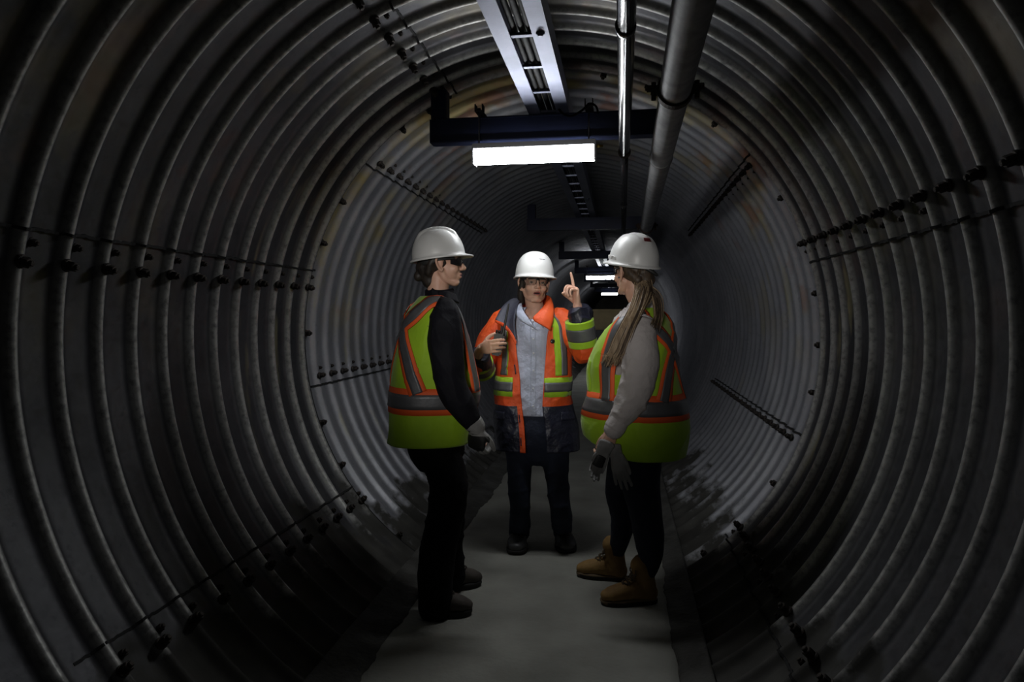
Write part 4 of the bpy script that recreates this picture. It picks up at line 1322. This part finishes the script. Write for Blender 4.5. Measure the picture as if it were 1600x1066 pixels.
# ================================================================== the worker on the right: lime vest, white sleeves, long ponytail
def person_right():
    f = unit(A(-0.90, 0.43, 0)); l = np.cross(UP, f); Y = 3.45
    org = A(0.47, 3.45, 0)
    root = empty('person', org)
    tag(root, 'worker with long blond ponytail, lime vest over white sleeves and tan boots', 'person', 'workers in hard hats')
    J = at
    H = Head(at(988, 425, 3.44), A(-0.66, 0.75), pitch=0.05)
    rows = [(709, 928, 1069, .20), (680, 913, 1072, .205), (650, 909, 1071, .205), (615, 919, 1066, .20), (580, 919, 1061, .20), (550, 928, 1057, .205), (520, 945, 1052, .205), (500, 963, 1045, .185), (487, 979, 1037, .12), (479, 987, 1029, .070)]
    sec = sections(f, Y, rows)
    L = Loft(f, sec, 0.0085, 33, 14, 52)
    la = [J(1003, 515, 3.30), J(1000, 548, 3.25), J(997, 590, 3.24), J(982, 632, 3.23), J(961, 668, 3.22)]
    ra = [J(985, 505, 3.60), J(965, 560, 3.66), J(950, 610, 3.64), J(958, 640, 3.58), J(962, 664, 3.54)]
    hipL, hipR = J(1000, 705, 3.36), J(985, 705, 3.53)
    nT, nH = atz(938, 944), atz(1027, 941)
    fT, fH = atz(901, 898), atz(980, 908)
    kneeL, kneeR = J(1010, 815, 3.36), J(972, 805, 3.58)
    ankL, ankR = nH + unit(nT - nH) * .075 + UP * .10, fH + unit(fT - fH) * .075 + UP * .10
    hd, hn = unit(A(-0.34, -0.05, -0.95)), unit(A(-0.35, 0.9, 0.1))
    curl = [(0.5, 1.3, 1.9), (0.6, 1.4, 2.0), (0.65, 1.5, 2.0), (0.7, 1.5, 2.0)]
    core = [chain([J(1000, 512, Y), J(995, 550, Y), J(992, 620, Y), J(995, 700, Y)], [(0.10, 0.07), (0.13, 0.10), (0.12, 0.10), (0.12, 0.11)], ref=l),
            chain([J(1000, 492, Y)] + la, [.05, .045, .042, .040, .032, .025], seg=12), chain([J(1000, 492, Y)] + ra, [.05, .045, .042, .040, .032, .025], seg=12),
            chain([hipL, kneeL, ankL], [.055, .030, .024]), chain([hipR, kneeR, ankR], [.055, .030, .024]),
            chain([ankL, nH + unit(nT - nH) * .2 + UP * .045], [.03, .025]), chain([ankR, fH + unit(fT - fH) * .2 + UP * .045], [.03, .025])]
    wr = la[-1] + unit(la[-1] - la[-2]) * 0.022
    core += [chain([la[-2], la[-1], wr], [.034, .027, .026], seg=14)]
    core += hand(wr, hd, hn, True, 0.92, curl, thumb=((0.35, 0.9, 0.3), (0.0, 0.95, 0.4), (-0.2, 0.9, 0.4))) + hand(ra[-1], hd, -hn, False, 0.92, curl)
    body_mesh(root, org, H, core, J(1003, 478, 3.45), jaw=0.95)
    H.eyes(root, org)
    # jewellery
    V, Fc = ellipsoid(H.w(0.084, 0.002, -0.030), A(1, 1, 1) * 0.0045, None, 12, 8); link_mesh('earring', V, Fc, 'aluminium', root, org)
    # hair: cap under the hat, then the ponytail drawn forward over the shoulder
    hp = [H.ell((0, -0.022, 0.022), (0.079, 0.090, 0.085)), H.ch([(0.066, 0.025, 0.034), (0.070, -0.01, 0.034), (0.066, -0.050, 0.0), (0.04, -0.085, -0.040)], [0.009, 0.012, 0.02, 0.028]),
          H.ch([(-0.070, -0.01, 0.03), (-0.066, -0.050, 0.0), (-0.04, -0.085, -0.040)], [0.012, 0.020, 0.028]), H.ch([(0, -0.09, -0.01), (0.0, -0.098, -0.04)], [0.05, 0.036])]
    hair = fused('hair', hp, 0.005, 'hair_brown', root, org, 4, 0.003, 20, 90, 0.3)
    g = np.random.default_rng(5)
    mb = MB()
    r0 = H.w(0.030, -0.105, -0.035)
    for k in range(300):
        s = g.normal(0, 1, 2); e = g.uniform(-1, 1)
        off = lambda w: A(s[0] * w, s[1] * w * 0.6, 0)
        th0 = g.uniform(0, 1)
        mid = [H.w(0.076 - 0.055 * th0 ** 1.2, -0.045 - 0.058 * th0, 0.022 - 0.012 * g.uniform()), H.w(0.062 - 0.04 * th0, -0.072 - 0.030 * th0, -0.010), r0 + off(0.013) + UP * s[1] * 0.012, J(1004 + 5 * e, 458 + 3 * s[1], 3.30) + off(0.012), J(994 + 7 * e, 482, 3.235) + off(0.009), J(981 + 9 * e, 508, 3.20) + off(0.007),
               J(971 + 10 * e, 530, 3.19) + off(0.008), J(962 + 10 * e, 552, 3.19) + off(0.009)]
        tip = J(955 + 9 * e + 3 * s[0], 566 + g.uniform(-14, 8), 3.20) + off(0.008)
        rr = g.uniform(0.0014, 0.0028)
        V, Fc = chain(mid + [tip], [rr * .8, rr, rr, rr * 1.2, rr * 1.1, rr, rr * .9, rr * .8, 0.0007], seg=6, sub=5)
        mb.add(V, Fc, 0 if g.uniform() < 0.62 else 1)
    V, Fc = chain([J(1003, 458, 3.31), J(994, 482, 3.25), J(982, 508, 3.215), J(971, 530, 3.205), J(963, 550, 3.205)], [.020, .025, .026, .022, .010], seg=16); mb.add(V, Fc, 0)
    # loose lock behind the shoulder
    for k in range(60):
        e = g.uniform(-1, 1); s = g.normal(0, 0.006, 3)
        V, Fc = chain([H.w(0.03 + s[0], -0.10, -0.03), J(1024 + 5 * e, 462, 3.33) + s, J(1029 + 6 * e, 490, 3.29) + s, J(1024 + 7 * e, 512 + 8 * e, 3.235) + s], [.0022, .0024, .002, .0006], seg=6, sub=5); mb.add(V, Fc, 1 if k % 4 else 0)
    mb.build('ponytail', ['hair_blond', 'hair_brown'], hair, org)
    hm, Hh = helmet(root, org, H, tilt=0.12, base_u=0.038, ht=0.150, style=2, visor=0.030)
    V, Fc = [], []
    # small dark red sticker high on the back quarter, and the side slot
    def dome_pt(al, t, off=0.0012):
        return Hh.w((0.113 + off) * math.sin(al) * math.cos(t) ** 0.78, (0.134 + off) * math.cos(al) * math.cos(t) ** 0.78, (0.150 + off) * math.sin(t) ** 0.92 * (1 + 0.012))
    G = np.array([[dome_pt(a, t, 0.003) for a in np.radians(np.linspace(183, 157, 8))] for t in np.radians(np.linspace(48, 58, 5))])
    V, Fc, _ = grid_solid(G, 0.002); link_mesh('sticker', V, Fc, 'sticker_red', hm, org)
    mb = MB()
    for c_ in (78, 42):
        V, Fc = chain([dome_pt(math.radians(c_ - 9), .10, .002), dome_pt(math.radians(c_ - 7), .17, .003), dome_pt(math.radians(c_ + 6), .17, .003), dome_pt(math.radians(c_ + 9), .10, .002)], [.003] * 4, seg=8); mb.add(V, Fc)
    mb.build('slot_rim', ['helmet_white'], hm, org)
    V, Fc = chain([Hh.w(0.03, -0.13, -0.01), Hh.w(0.01, -0.150, -0.022), Hh.w(-0.01, -0.160, -0.034)], [.008, .009, .007]); link_mesh('adjuster_knob', V, Fc, 'helmet_dark', hm, org)
    glasses(root, org, H)
    # shirt
    sh = [chain([A(*s[:3]) for s in sec[2:-1]], [(s[3] * .90, s[4] * .86) for s in sec[2:-1]], ref=l, sub=2, seg=28, round_cap=False),
          chain([J(1003, 514, 3.37), J(1003, 512, 3.29)] + la[1:], [.064, .074, .090, .090, .070, .046], seg=20),
          chain([J(995, 505, 3.55)] + ra, [.072, .078, .084, .080, .060, .044], seg=20),
          chain([J(1005, 492, Y), J(1003, 480, Y), J(1001, 470, Y)], [0.090, 0.076, 0.064], ref=l, round_cap=False)]
    fused('shirt', sh, 0.007, 'white_shirt', root, org, 15, 0.009, 18, 70, 0.7)
    tube_part('cuff', [la[-1] - unit(la[-1] - la[-2]) * 0.030, la[-1], la[-1] + unit(la[-1] - la[-2]) * 0.012], [.048, .050, .047], 'white_shirt', root, org, seg=24)
    # watch on the wrist
    ax = unit(la[-1] - la[-2])
    wc = la[-1] + ax * 0.022
    w_ = fused('watch', [chain([wc - ax * .009, wc + ax * .009], [(.0335, .030)] * 2, seg=24, sub=2, round_cap=False)], 0.003, 'plastic_black', root, org, amp=0)
    # jeans
    tr = [chain([J(993, 672, Y), J(995, 700, Y), J(995, 726, Y)], [(.165, .165), (.165, .155), (.14, .11)], ref=l, seg=24),
          chain([J(1000, 728, 3.37), J(1002, 760, 3.36), kneeL, J(1015, 842, 3.36), J(1016, 872, 3.37), ankL], [.098, .092, .074, .070, .056, .038], seg=20),
          chain([hipR, J(970, 755, 3.57), kneeR, J(970, 838, 3.60), ankR], [.105, .082, .062, .054, .036], seg=20)]
    fused('trousers', tr, 0.008, 'jeans', root, org, 18, 0.006, 18, 62)
    boot(root, org, nH, nT, ankL + UP * 0.085, 0.054, ('boot_tan', 'sole_dark', 'lace_tan', 'midsole'), width=0.104)
    boot(root, org, fH, fT, ankR + UP * 0.085, 0.054, ('boot_tan', 'sole_dark', 'lace_tan', 'midsole'), width=0.104)
    # vest
    v = vest_mesh(L, root, org, holes=((92, 5.5, 26, 1.55), (-92, 5.5, 26, 1.55)), tmax=8.75, t0=lambda u: 0.95 * np.clip(np.cos(u - 0.25), 0, 1) ** 1.5)
    def tape(path, w, o=0.004, g=0.55):
        V, Fc = L.band(path, w, o); link_mesh('orange_tape', V, Fc, 'orange_tape', v, org)
        V, Fc = L.band(path, w * g, o + 0.003); link_mesh('reflective_stripe', V, Fc, 'reflective', v, org)
    tape([(a, 2.55) for a in range(2, 359, 17)] + [(358, 2.55)], 0.13)
    for s in (1, -1):
        tape([(180 + s * 34, 2.85), (180 + s * 18, 4.0), (180, 5.1)], 0.085, 0.006 + 0.001 * s)
        tape([(180, 5.1), (180 + s * 22, 6.0), (180 + s * 50, 7.0), (180 + s * 78, 7.9), (180 + s * 96, 7.6), (180 + s * 99, 6.6), (180 + s * 100, 5.0), (180 + s * 102, 2.85)], 0.085, 0.008 + 0.001 * s)
    # chest pocket on the left front panel
    V, Fc = L.band([(30, 3.1), (30, 4.6)], 0.10, 0.004, n=20); link_mesh('chest_pocket', V, Fc, 'lime', v, org)
    # held: a pair of grey work gloves
    gd = unit(A(0.10, -0.05, -1))
    for lab, w0, d0, n0, k, cu, sp in (('grey work glove with black knuckle patch, gripped in the ponytailed worker\'s hand', J(944, 702, 3.175), A(-0.42, 0.05, -0.9), A(0.2, -0.95, 0), 1.0, [(0.35, 0.9, 1.3), (0.4, 0.9, 1.3), (0.4, 0.95, 1.3), (0.45, 1.0, 1.3)], 0.0),
                               ('pale grey work glove dangling below the hand in front of the jeans', J(961, 708, 3.215), A(0.24, -0.02, -0.95), A(0.3, -0.9, 0), 1.05, [(0.10, 0.2, 0.3), (0.15, 0.2, 0.3), (0.05, 0.2, 0.3), (0.1, 0.2, 0.3)], 0.12)):
        hp = hand(w0, d0, n0, True, k * 0.88, cu, thumb=((0.35, 0.9, 0.1), (0.1, 0.95, 0.2), (0.0, 0.95, 0.3)), fat=1.12, spread=sp) + [chain([w0 - unit(d0) * 0.03, w0 + unit(d0) * 0.02], [(0.038, 0.014), (0.034, 0.016)], ref=np.cross(d0, n0))]
        V, Fc = fuse(hp, 0.0035, 3); V = creased(V, Fc, 9, 0.003, 25, 80)
        g0 = link_mesh('work_glove', V, Fc, 'glove_grey')
        g0.location = Vector(w0); g0.data.transform(Matrix.Translation(-Vector(w0)))
        tag(g0, lab, 'glove', 'work gloves held by the ponytailed worker')
        if 'knuckle' in lab:
            dd, nn = unit(d0), unit(A(*n0) - unit(d0) * (A(*n0) @ unit(d0))); tt = np.cross(nn, dd)
            P_ = chain([w0 + dd * 0.035 + nn * 0.017, w0 + dd * 0.080 + nn * 0.019], [(0.024, 0.007), (0.026, 0.007)], ref=tt, sub=3)
            link_mesh('knuckle_patch', *P_, 'glove_black', g0, w0)
    return root
person_right()

# ================================================================== the worker in the middle: orange jacket, pointing up
def person_middle():
    Y = 3.99
    f = unit(A(0.06, -1, 0)); l = np.cross(UP, f)
    org = A(-0.07, 3.97, 0)
    root = empty('person', org)
    tag(root, 'worker in orange jacket facing the camera, one finger raised, holding a radio', 'person', 'workers in hard hats')
    J = at
    H = Head(at(835, 443, 3.96), A(0.32, -0.95), pitch=0.04, roll=-0.04)
    rows = [(700, 772, 905, .165), (665, 772, 902, .16), (630, 773, 895, .155), (590, 774, 894, .15), (550, 776, 893, .15), (520, 775, 892, .14), (502, 778, 889, .12), (489, 793, 876, .095), (480, 809, 861, .075)]
    sec = sections(f, Y, rows, 'a', 0.85)
    L = Loft(f, sec, 0.0085, 55, 18, 66)
    ra = [J(786, 503, 3.99), J(764, 540, 3.95), J(750, 577, 3.86), J(747, 566, 3.75), J(748, 552, 3.665)]
    la = [J(880, 503, 3.98), J(900, 530, 3.93), J(914, 549, 3.86), J(910, 520, 3.82), J(903, 484, 3.80)]
    wl = J(902, 477, 3.80)
    hl, nl = unit(A(-0.10, 0.0, 1)), unit(A(-0.92, -0.38, 0))
    hr, nr = unit(A(0.75, -0.60, 0.16)), unit(A(0.6, 0.75, 0))
    wr = J(752, 545, 3.64)
    hipR, hipL = J(813, 690, Y), J(866, 690, Y)
    rH, rT = atz(813, 845), atz(806, 867)
    lH, lT = atz(877, 843), atz(887, 865)
    kneeR, kneeL = J(813, 750, 3.97), J(870, 750, 3.97)
    ankR, ankL = rH + UP * .09 + unit(rT - rH) * .06, lH + UP * .09 + unit(lT - lH) * .06
    mo = 0.0036
    core = [chain([J(835, 506, Y), J(834, 545, Y), J(834, 620, Y), J(838, 690, Y)], [(0.10, 0.07), (0.14, 0.09), (0.13, 0.09), (0.14, 0.09)], ref=l),
            chain([J(832, 492, Y)] + ra + [wr], [.05, .045, .042, .040, .034, .027, .025], seg=14), chain([J(838, 492, Y)] + la + [wl], [.05, .045, .042, .040, .032, .027, .025], seg=14),
            chain([hipR, kneeR, ankR], [.055, .030, .024]), chain([hipL, kneeL, ankL], [.055, .030, .024]),
            chain([ankR, rH + unit(rT - rH) * .2 + UP * .045], [.03, .025]), chain([ankL, lH + unit(lT - lH) * .2 + UP * .045], [.03, .025])]
    core += hand(wl, hl, nl, True, 1.02, [(0.05, 0.10, 0.15), (1.25, 2.6, 3.3), (1.35, 2.7, 3.4), (1.4, 2.7, 3.4)], thumb=((0.25, 0.75, 0.75), (-0.35, 0.55, 0.85), (-0.8, 0.25, 0.6)), spread=0.03)
    core += hand(wr, hr, nr, False, 0.97, [(0.55, 1.35, 1.95), (0.55, 1.4, 2.0), (0.6, 1.45, 2.05), (0.65, 1.5, 2.1)], thumb=((0.75, 0.55, 0.35), (0.5, 0.7, 0.6), (0.3, 0.6, 0.8)), spread=0.04)
    body_mesh(root, org, H, core, J(836, 482, 3.99), mouth=mo, voxel=0.0028, jaw=0.97)
    H.eyes(root, org)
    hp = [H.ell((0, -0.024, 0.022), (0.079, 0.088, 0.084)), H.ch([(-0.068, 0.018, 0.030), (-0.074, -0.008, -0.015), (-0.072, -0.035, -0.075), (-0.06, -0.05, -0.11)], [0.010, 0.014, 0.018, 0.014]),
          H.ch([(0.068, 0.018, 0.030), (0.074, -0.012, -0.015), (0.066, -0.04, -0.07)], [0.010, 0.013, 0.016]), H.ch([(0, -0.09, -0.02), (0, -0.085, -0.07)], [0.05, 0.035])]
    fused('hair', hp, 0.005, 'hair_dark', root, org, 6, 0.003, 20, 90, 0.3)
    hm, Hh = helmet(root, org, H, tilt=0.0, base_u=0.036, ht=0.150, la=0.112, lf=0.132, visor=0.036)
    mb = MB()
    for k, wd in enumerate((0.006, 0.010, 0.005, 0.009, 0.006)):
        a = math.radians(2 + k * 5.0); t = math.radians(37)
        p = lambda off, a=a: Hh.w((0.112 + off) * math.sin(a) * math.cos(t) ** .78, (0.132 + off) * math.cos(a) * math.cos(t) ** .78, (0.150 + off) * math.sin(t) ** .92)
        V, Fc = ellipsoid(p(0.0), A(wd * .55, 0.0018, 0.0022), Hh.ax, 10, 6); mb.add(V, Fc)
    mb.build('helmet_lettering', ['ink_grey'], hm, org)
    glasses(root, org, H, lens='lens_clear')
    # shirt
    ss = [(c[0], c[1], c[2], c[3] * .86, c[4] * .86, c[5] * .86, 0.95) for c in sec]
    ss[-1] = (*ss[-1][:3], 0.068, 0.070, 0.06, 1.0)
    S = Loft(f, ss, 0.0085, 77, 22, 80)
    u = np.linspace(-np.pi, np.pi, 110, endpoint=False)
    tt = 8 - 2.0 * np.clip(1 - np.abs(u) / np.radians(38), 0, 1) ** 0.9
    G = S.P(np.repeat(u[None], 90, 0), 1.55 + (tt[None] - 1.55) * np.linspace(0, 1, 90)[:, None])
    V, Fc, _ = grid_solid(G, 0.004, closed=True)
    shirt = link_mesh('shirt', V, Fc, 'pinstripe', root, org)
    V, Fc = S.band([(2, 1.6), (2, 3.0), (2, 4.5), (2, 6.2)], 0.030, 0.003); link_mesh('placket', V, Fc, 'pinstripe', shirt, org)
    for t in np.linspace(2.0, 6.0, 7):
        p = S.P(math.radians(2), t); nn = S.N(np.array([math.radians(2)]), np.array([t]))[0]
        V, Fc = lathe([(0.006, 0.006), (0.0085, 0.006), (0.009, 0.004)], p, nn, 12); link_mesh('button', V, Fc, 'button_white', shirt, org)
    # shirt collar wings
    V, Fc = sheet([J(815, 474, 3.935), J(818, 486, 3.86), J(831, 505, 3.825)], [J(806, 480, 3.93), J(810, 498, 3.84), J(838, 516, 3.82)], 16, 6, 0.005, 0.006); link_mesh('collar', V, Fc, 'pinstripe', shirt, org)
    V, Fc = sheet([J(851, 476, 3.935), J(846, 488, 3.87), J(840, 500, 3.84)], [J(856, 482, 3.94), J(854, 498, 3.86), J(848, 512, 3.845)], 16, 6, 0.005, 0.006); link_mesh('collar', V, Fc, 'pinstripe', shirt, org)
    # trousers
    tr = [chain([J(836, 632, Y), J(838, 660, Y), J(840, 690, Y), J(841, 706, Y)], [(.155, .115), (.165, .12), (.165, .115), (.13, .09)], ref=l, seg=24),
          chain([hipR, J(812, 712, Y), kneeR, J(813, 800, 3.97), ankR - UP * .02], [.090, .079, .069, .064, .061], seg=20),
          chain([hipL, J(867, 712, Y), kneeL, J(875, 800, 3.97), ankL - UP * .02], [.092, .082, .069, .063, .060], seg=20)]
    fused('trousers', tr, 0.008, 'jeans', root, org, 28, 0.006, 18, 62)
    boot(root, org, rH - unit(rT - rH) * .02, rT + unit(rT - rH) * .015, ankR + UP * .05, .046, ('boot_grey', 'sole_dark', 'lace_dark'), toe_cap=True, width=0.122)
    boot(root, org, lH - unit(lT - lH) * .02, lT + unit(lT - lH) * .015, ankL + UP * .05, .046, ('boot_grey', 'sole_dark', 'lace_dark'), toe_cap=True, width=0.122)
    # jacket body
    K = np.arange(9)
    xl = np.array([825, 823, 819, 816, 811, 806, 803, 803, 811]); xr = np.array([857, 854, 850, 852, 855, 858, 862, 862, 858])
    xc = np.array([(r[1] + r[2]) / 2 for r in rows]); hw = np.array([(r[2] - r[1]) / 2 for r in rows])
    ul = np.arcsin(np.clip((xl - xc) / hw, -.95, .95)); ur = np.arcsin(np.clip((xr - xc) / hw, -.95, .95))
    sgn = lambda v: np.sign(v) * np.abs(v) ** (1 / 0.85)
    ul, ur = np.arcsin(sgn(np.sin(ul))), np.arcsin(sgn(np.sin(ur)))
    T = np.linspace(0, 8, 129); n = 150
    a0 = np.interp(T, K, ur); a1 = np.interp(T, K, ul) + 2 * np.pi
    g = np.linspace(0, 1, n)
    U = a0[:, None] + (a1 - a0)[:, None] * g[None]
    TT = np.repeat(T[:, None], n, 1)
    P = L.P(U, TT)
    placket = (a1[:, None] - U) < np.radians(15) * (0.6 + 0 * TT)
    low = TT < 1.98
    mi = np.where(low & ~placket, 1, 0)[:-1, :-1]
    V, Fc, ms = grid_solid(P, 0.008, mats=mi)
    jk = link_mesh('jacket', V, Fc, ['orange', 'navy_cloth'], root, org, midx=ms)
    for t in (3.2, 1.3, 0.3):     # dark snaps on the placket
        V, Fc = L.band([(math.degrees(np.interp(t, K, ul)) - 5, t), (math.degrees(np.interp(t + .35, K, ul)) - 5, t + .35)], 0.007, 0.004, n=8, m=3); link_mesh('snap_strip', V, Fc, 'navy_cloth', jk, org)
    # tapes on the body
    dl = lambda t: math.degrees(np.interp(t, K, ul)); dr = lambda t: math.degrees(np.interp(t, K, ur))
    pth = [(dr(2.72) + 1, 2.72)] + [(a, 2.72) for a in range(40, 321, 20)] + [(360 + dl(2.72) - 11, 2.72)]
    def tape(path, w, m, o, nm, sh=0.0):
        V, Fc = L.band(path, w, o, shift=sh, n=90); link_mesh(nm, V, Fc, m, jk, org)
    tape(pth, 0.112, 'lime', 0.004, 'lime_tape'); tape(pth, 0.054, 'reflective', 0.007, 'reflective_stripe')
    rv = [(44, 3.15), (43, 4.5), (40, 6.0), (40, 6.9), (60, 7.4), (110, 7.3), (140, 6.2), (150, 3.2)]
    tape(rv, 0.080, 'lime', 0.004, 'lime_tape'); tape(rv, 0.040, 'reflective', 0.007, 'reflective_stripe', -0.016)
    lv = [(-43, 3.15), (-42, 4.5), (-40, 6.0), (-44, 6.9), (-70, 7.3), (-110, 7.2), (-140, 6.2), (-150, 3.2)]
    tape(lv, 0.050, 'lime', 0.004, 'lime_tape', 0.0); tape(lv, 0.042, 'reflective', 0.007, 'reflective_stripe')
    # lapels and collar
    V, Fc = sheet([J(861, 466, 3.96), J(865, 484, 3.89), J(864, 500, 3.85), J(860, 517, 3.825)], [J(856, 470, 3.93), J(843, 486, 3.85), J(833, 496, 3.815), J(835, 502, 3.815)], 24, 10, 0.008, 0.010); link_mesh('collar', V, Fc, 'orange', jk, org)
    V, Fc = sheet([J(813, 466, 3.98), J(799, 468, 3.96), J(785, 480, 3.92), J(774, 499, 3.86)], [J(811, 471, 3.94), J(806, 487, 3.86), J(804, 508, 3.83), J(807, 531, 3.815)], 24, 10, 0.008, 0.010); link_mesh('lapel', V, Fc, 'lining', jk, org)
    V, Fc = sheet([J(774, 500, 3.855), J(788, 506, 3.83), J(800, 520, 3.815), J(807, 534, 3.81)], [J(774, 504, 3.85), J(787, 511, 3.83), J(797, 524, 3.815), J(806, 540, 3.81)], 16, 4, 0.008); link_mesh('lapel_piping', V, Fc, 'orange', jk, org)
    # back of the collar
    V, Fc = sheet([J(811, 468, 3.97), J(818, 462, 4.05), J(838, 460, 4.08), J(855, 462, 4.05), J(861, 468, 3.97)], [J(806, 484, 3.99), J(815, 480, 4.07), J(838, 479, 4.10), J(858, 480, 4.07), J(866, 486, 3.99)], 20, 6, 0.01); link_mesh('collar', V, Fc, 'orange', jk, org)
    # shoulder loop, chest badge
    V, Fc = L.band([(62, 6.7), (66, 7.5)], 0.045, 0.010, n=14); link_mesh('shoulder_loop', V, Fc, 'orange', jk, org)
    p = L.P(math.radians(dr(5.0) + 7), 4.55); nn = L.N(np.array([math.radians(dr(5.0) + 7)]), np.array([4.55]))[0]
    V, Fc = lathe([(0.0, 0.013), (0.006, 0.013), (0.008, 0.011)], p, nn, 20); link_mesh('chest_badge', V, Fc, 'plastic_black', jk, org)
    # flap pockets low on the navy part
    for path, w in (([(40, 1.55), (75, 1.55)], 0.05), ([(-75, 1.55), (-38, 1.55)], 0.05)):
        V, Fc = L.band(path, w, 0.006, n=24); link_mesh('pocket_flap', V, Fc, 'navy_cloth', jk, org)
    # sleeves
    fused('sleeve', [chain([J(800, 505, 3.99)] + ra[:3] + [ra[3]], [.075, .078, .074, .068, .062], seg=20)], 0.006, 'orange', jk, org, 61, 0.008, 22, 75)
    fused('sleeve', [chain([J(868, 503, 3.98)] + la[:3] + [J(913, 540, 3.845)], [.07, .078, .076, .074, .068], seg=20)], 0.006, 'orange', jk, org, 62, 0.008, 22, 75)
    def ringed(c0, c1, r0, r1, cuff):
        ax = unit(c1 - c0); dd = np.linalg.norm(c1 - c0)
        for a, b, m, e, nm in ((0, .26, 'lime', 0, 'lime_tape'), (.26, .74, 'reflective', 0, 'reflective_stripe'), (.74, 1.0, 'lime', 0, 'lime_tape')):
            rr = lambda g: r0 + (r1 - r0) * g
            V, Fc = chain([c0 + ax * dd * (a + .001), c0 + ax * dd * (a + b) / 2, c0 + ax * dd * b], [rr(a), rr((a + b) / 2), rr(b)], seg=28, sub=4, round_cap=False)
            V = V + 0.0
            N = normals(V, Fc); V = V + N * (0.004 * waves(66, 8, 14, 44)(V))[:, None]
            link_mesh(nm, V, Fc, m, jk, org)
        fused('cuff', [chain([c1 - ax * .012, (c1 * 2 + cuff) / 3, (c1 + 2 * cuff) / 3, cuff], [r1 * .86, r1 * .88, r1 * .84, r1 * .70], seg=20, round_cap=False)], 0.005, 'navy_cloth', jk, org, 63, 0.010, 30, 95)
    ringed(J(911, 539, 3.85), J(906, 500, 3.81), 0.083, 0.080, J(904, 479, 3.80))
    ringed(J(755, 580, 3.84), J(751, 566, 3.76), 0.070, 0.067, J(751, 553, 3.675))
    # ---------------- hand-held radio
    rc = wr + hr * 0.088 + nr * 0.040
    ax = np.array([unit(nr * 0.3 + hr * 0.95), None, None], dtype=object)
    up = unit(UP + A(0.22, 0, 0)); xx = unit(np.cross(A(0, -1, 0.0), up)); yy = np.cross(up, xx)
    rr = empty('two_way_radio', rc)
    tag(rr, 'black two-way radio with long antenna gripped by the middle worker', 'radio')
    M3 = np.array([xx, yy, up])
    def bx(name, c, s, m, bev=0.006, par=rr):
        mb = MB(); mb.box((-s[0] / 2, -s[1] / 2, -s[2] / 2), (s[0] / 2, s[1] / 2, s[2] / 2), bev=bev)
        V = np.concatenate(mb.V) @ M3 + rc + np.array(c) @ M3
        return link_mesh(name, V, mb.F, m, par, rc, smooth=False)
    bx('radio_body', (0, 0, 0.010), (0.056, 0.034, 0.120), 'radio_black', 0.008)
    bx('speaker_panel', (0, -0.018, 0.035), (0.040, 0.003, 0.045), 'plastic_black', 0.001)
    V, Fc = chain([rc + np.array((-0.016, 0, 0.068)) @ M3, rc + np.array((-0.016, 0, 0.09)) @ M3, rc + np.array((-0.012, 0, 0.235)) @ M3], [.0085, .0075, .0045], seg=12); link_mesh('antenna', V, Fc, 'plastic_black', rr, rc)
    for x, r in ((0.006, .007), (0.020, .006)):
        V, Fc = lathe([(0, r), (0.016, r), (0.018, r * .8)], rc + np.array((x, 0, 0.069)) @ M3, up, 14); link_mesh('dial', V, Fc, 'plastic_black', rr, rc)
    return root
person_middle()
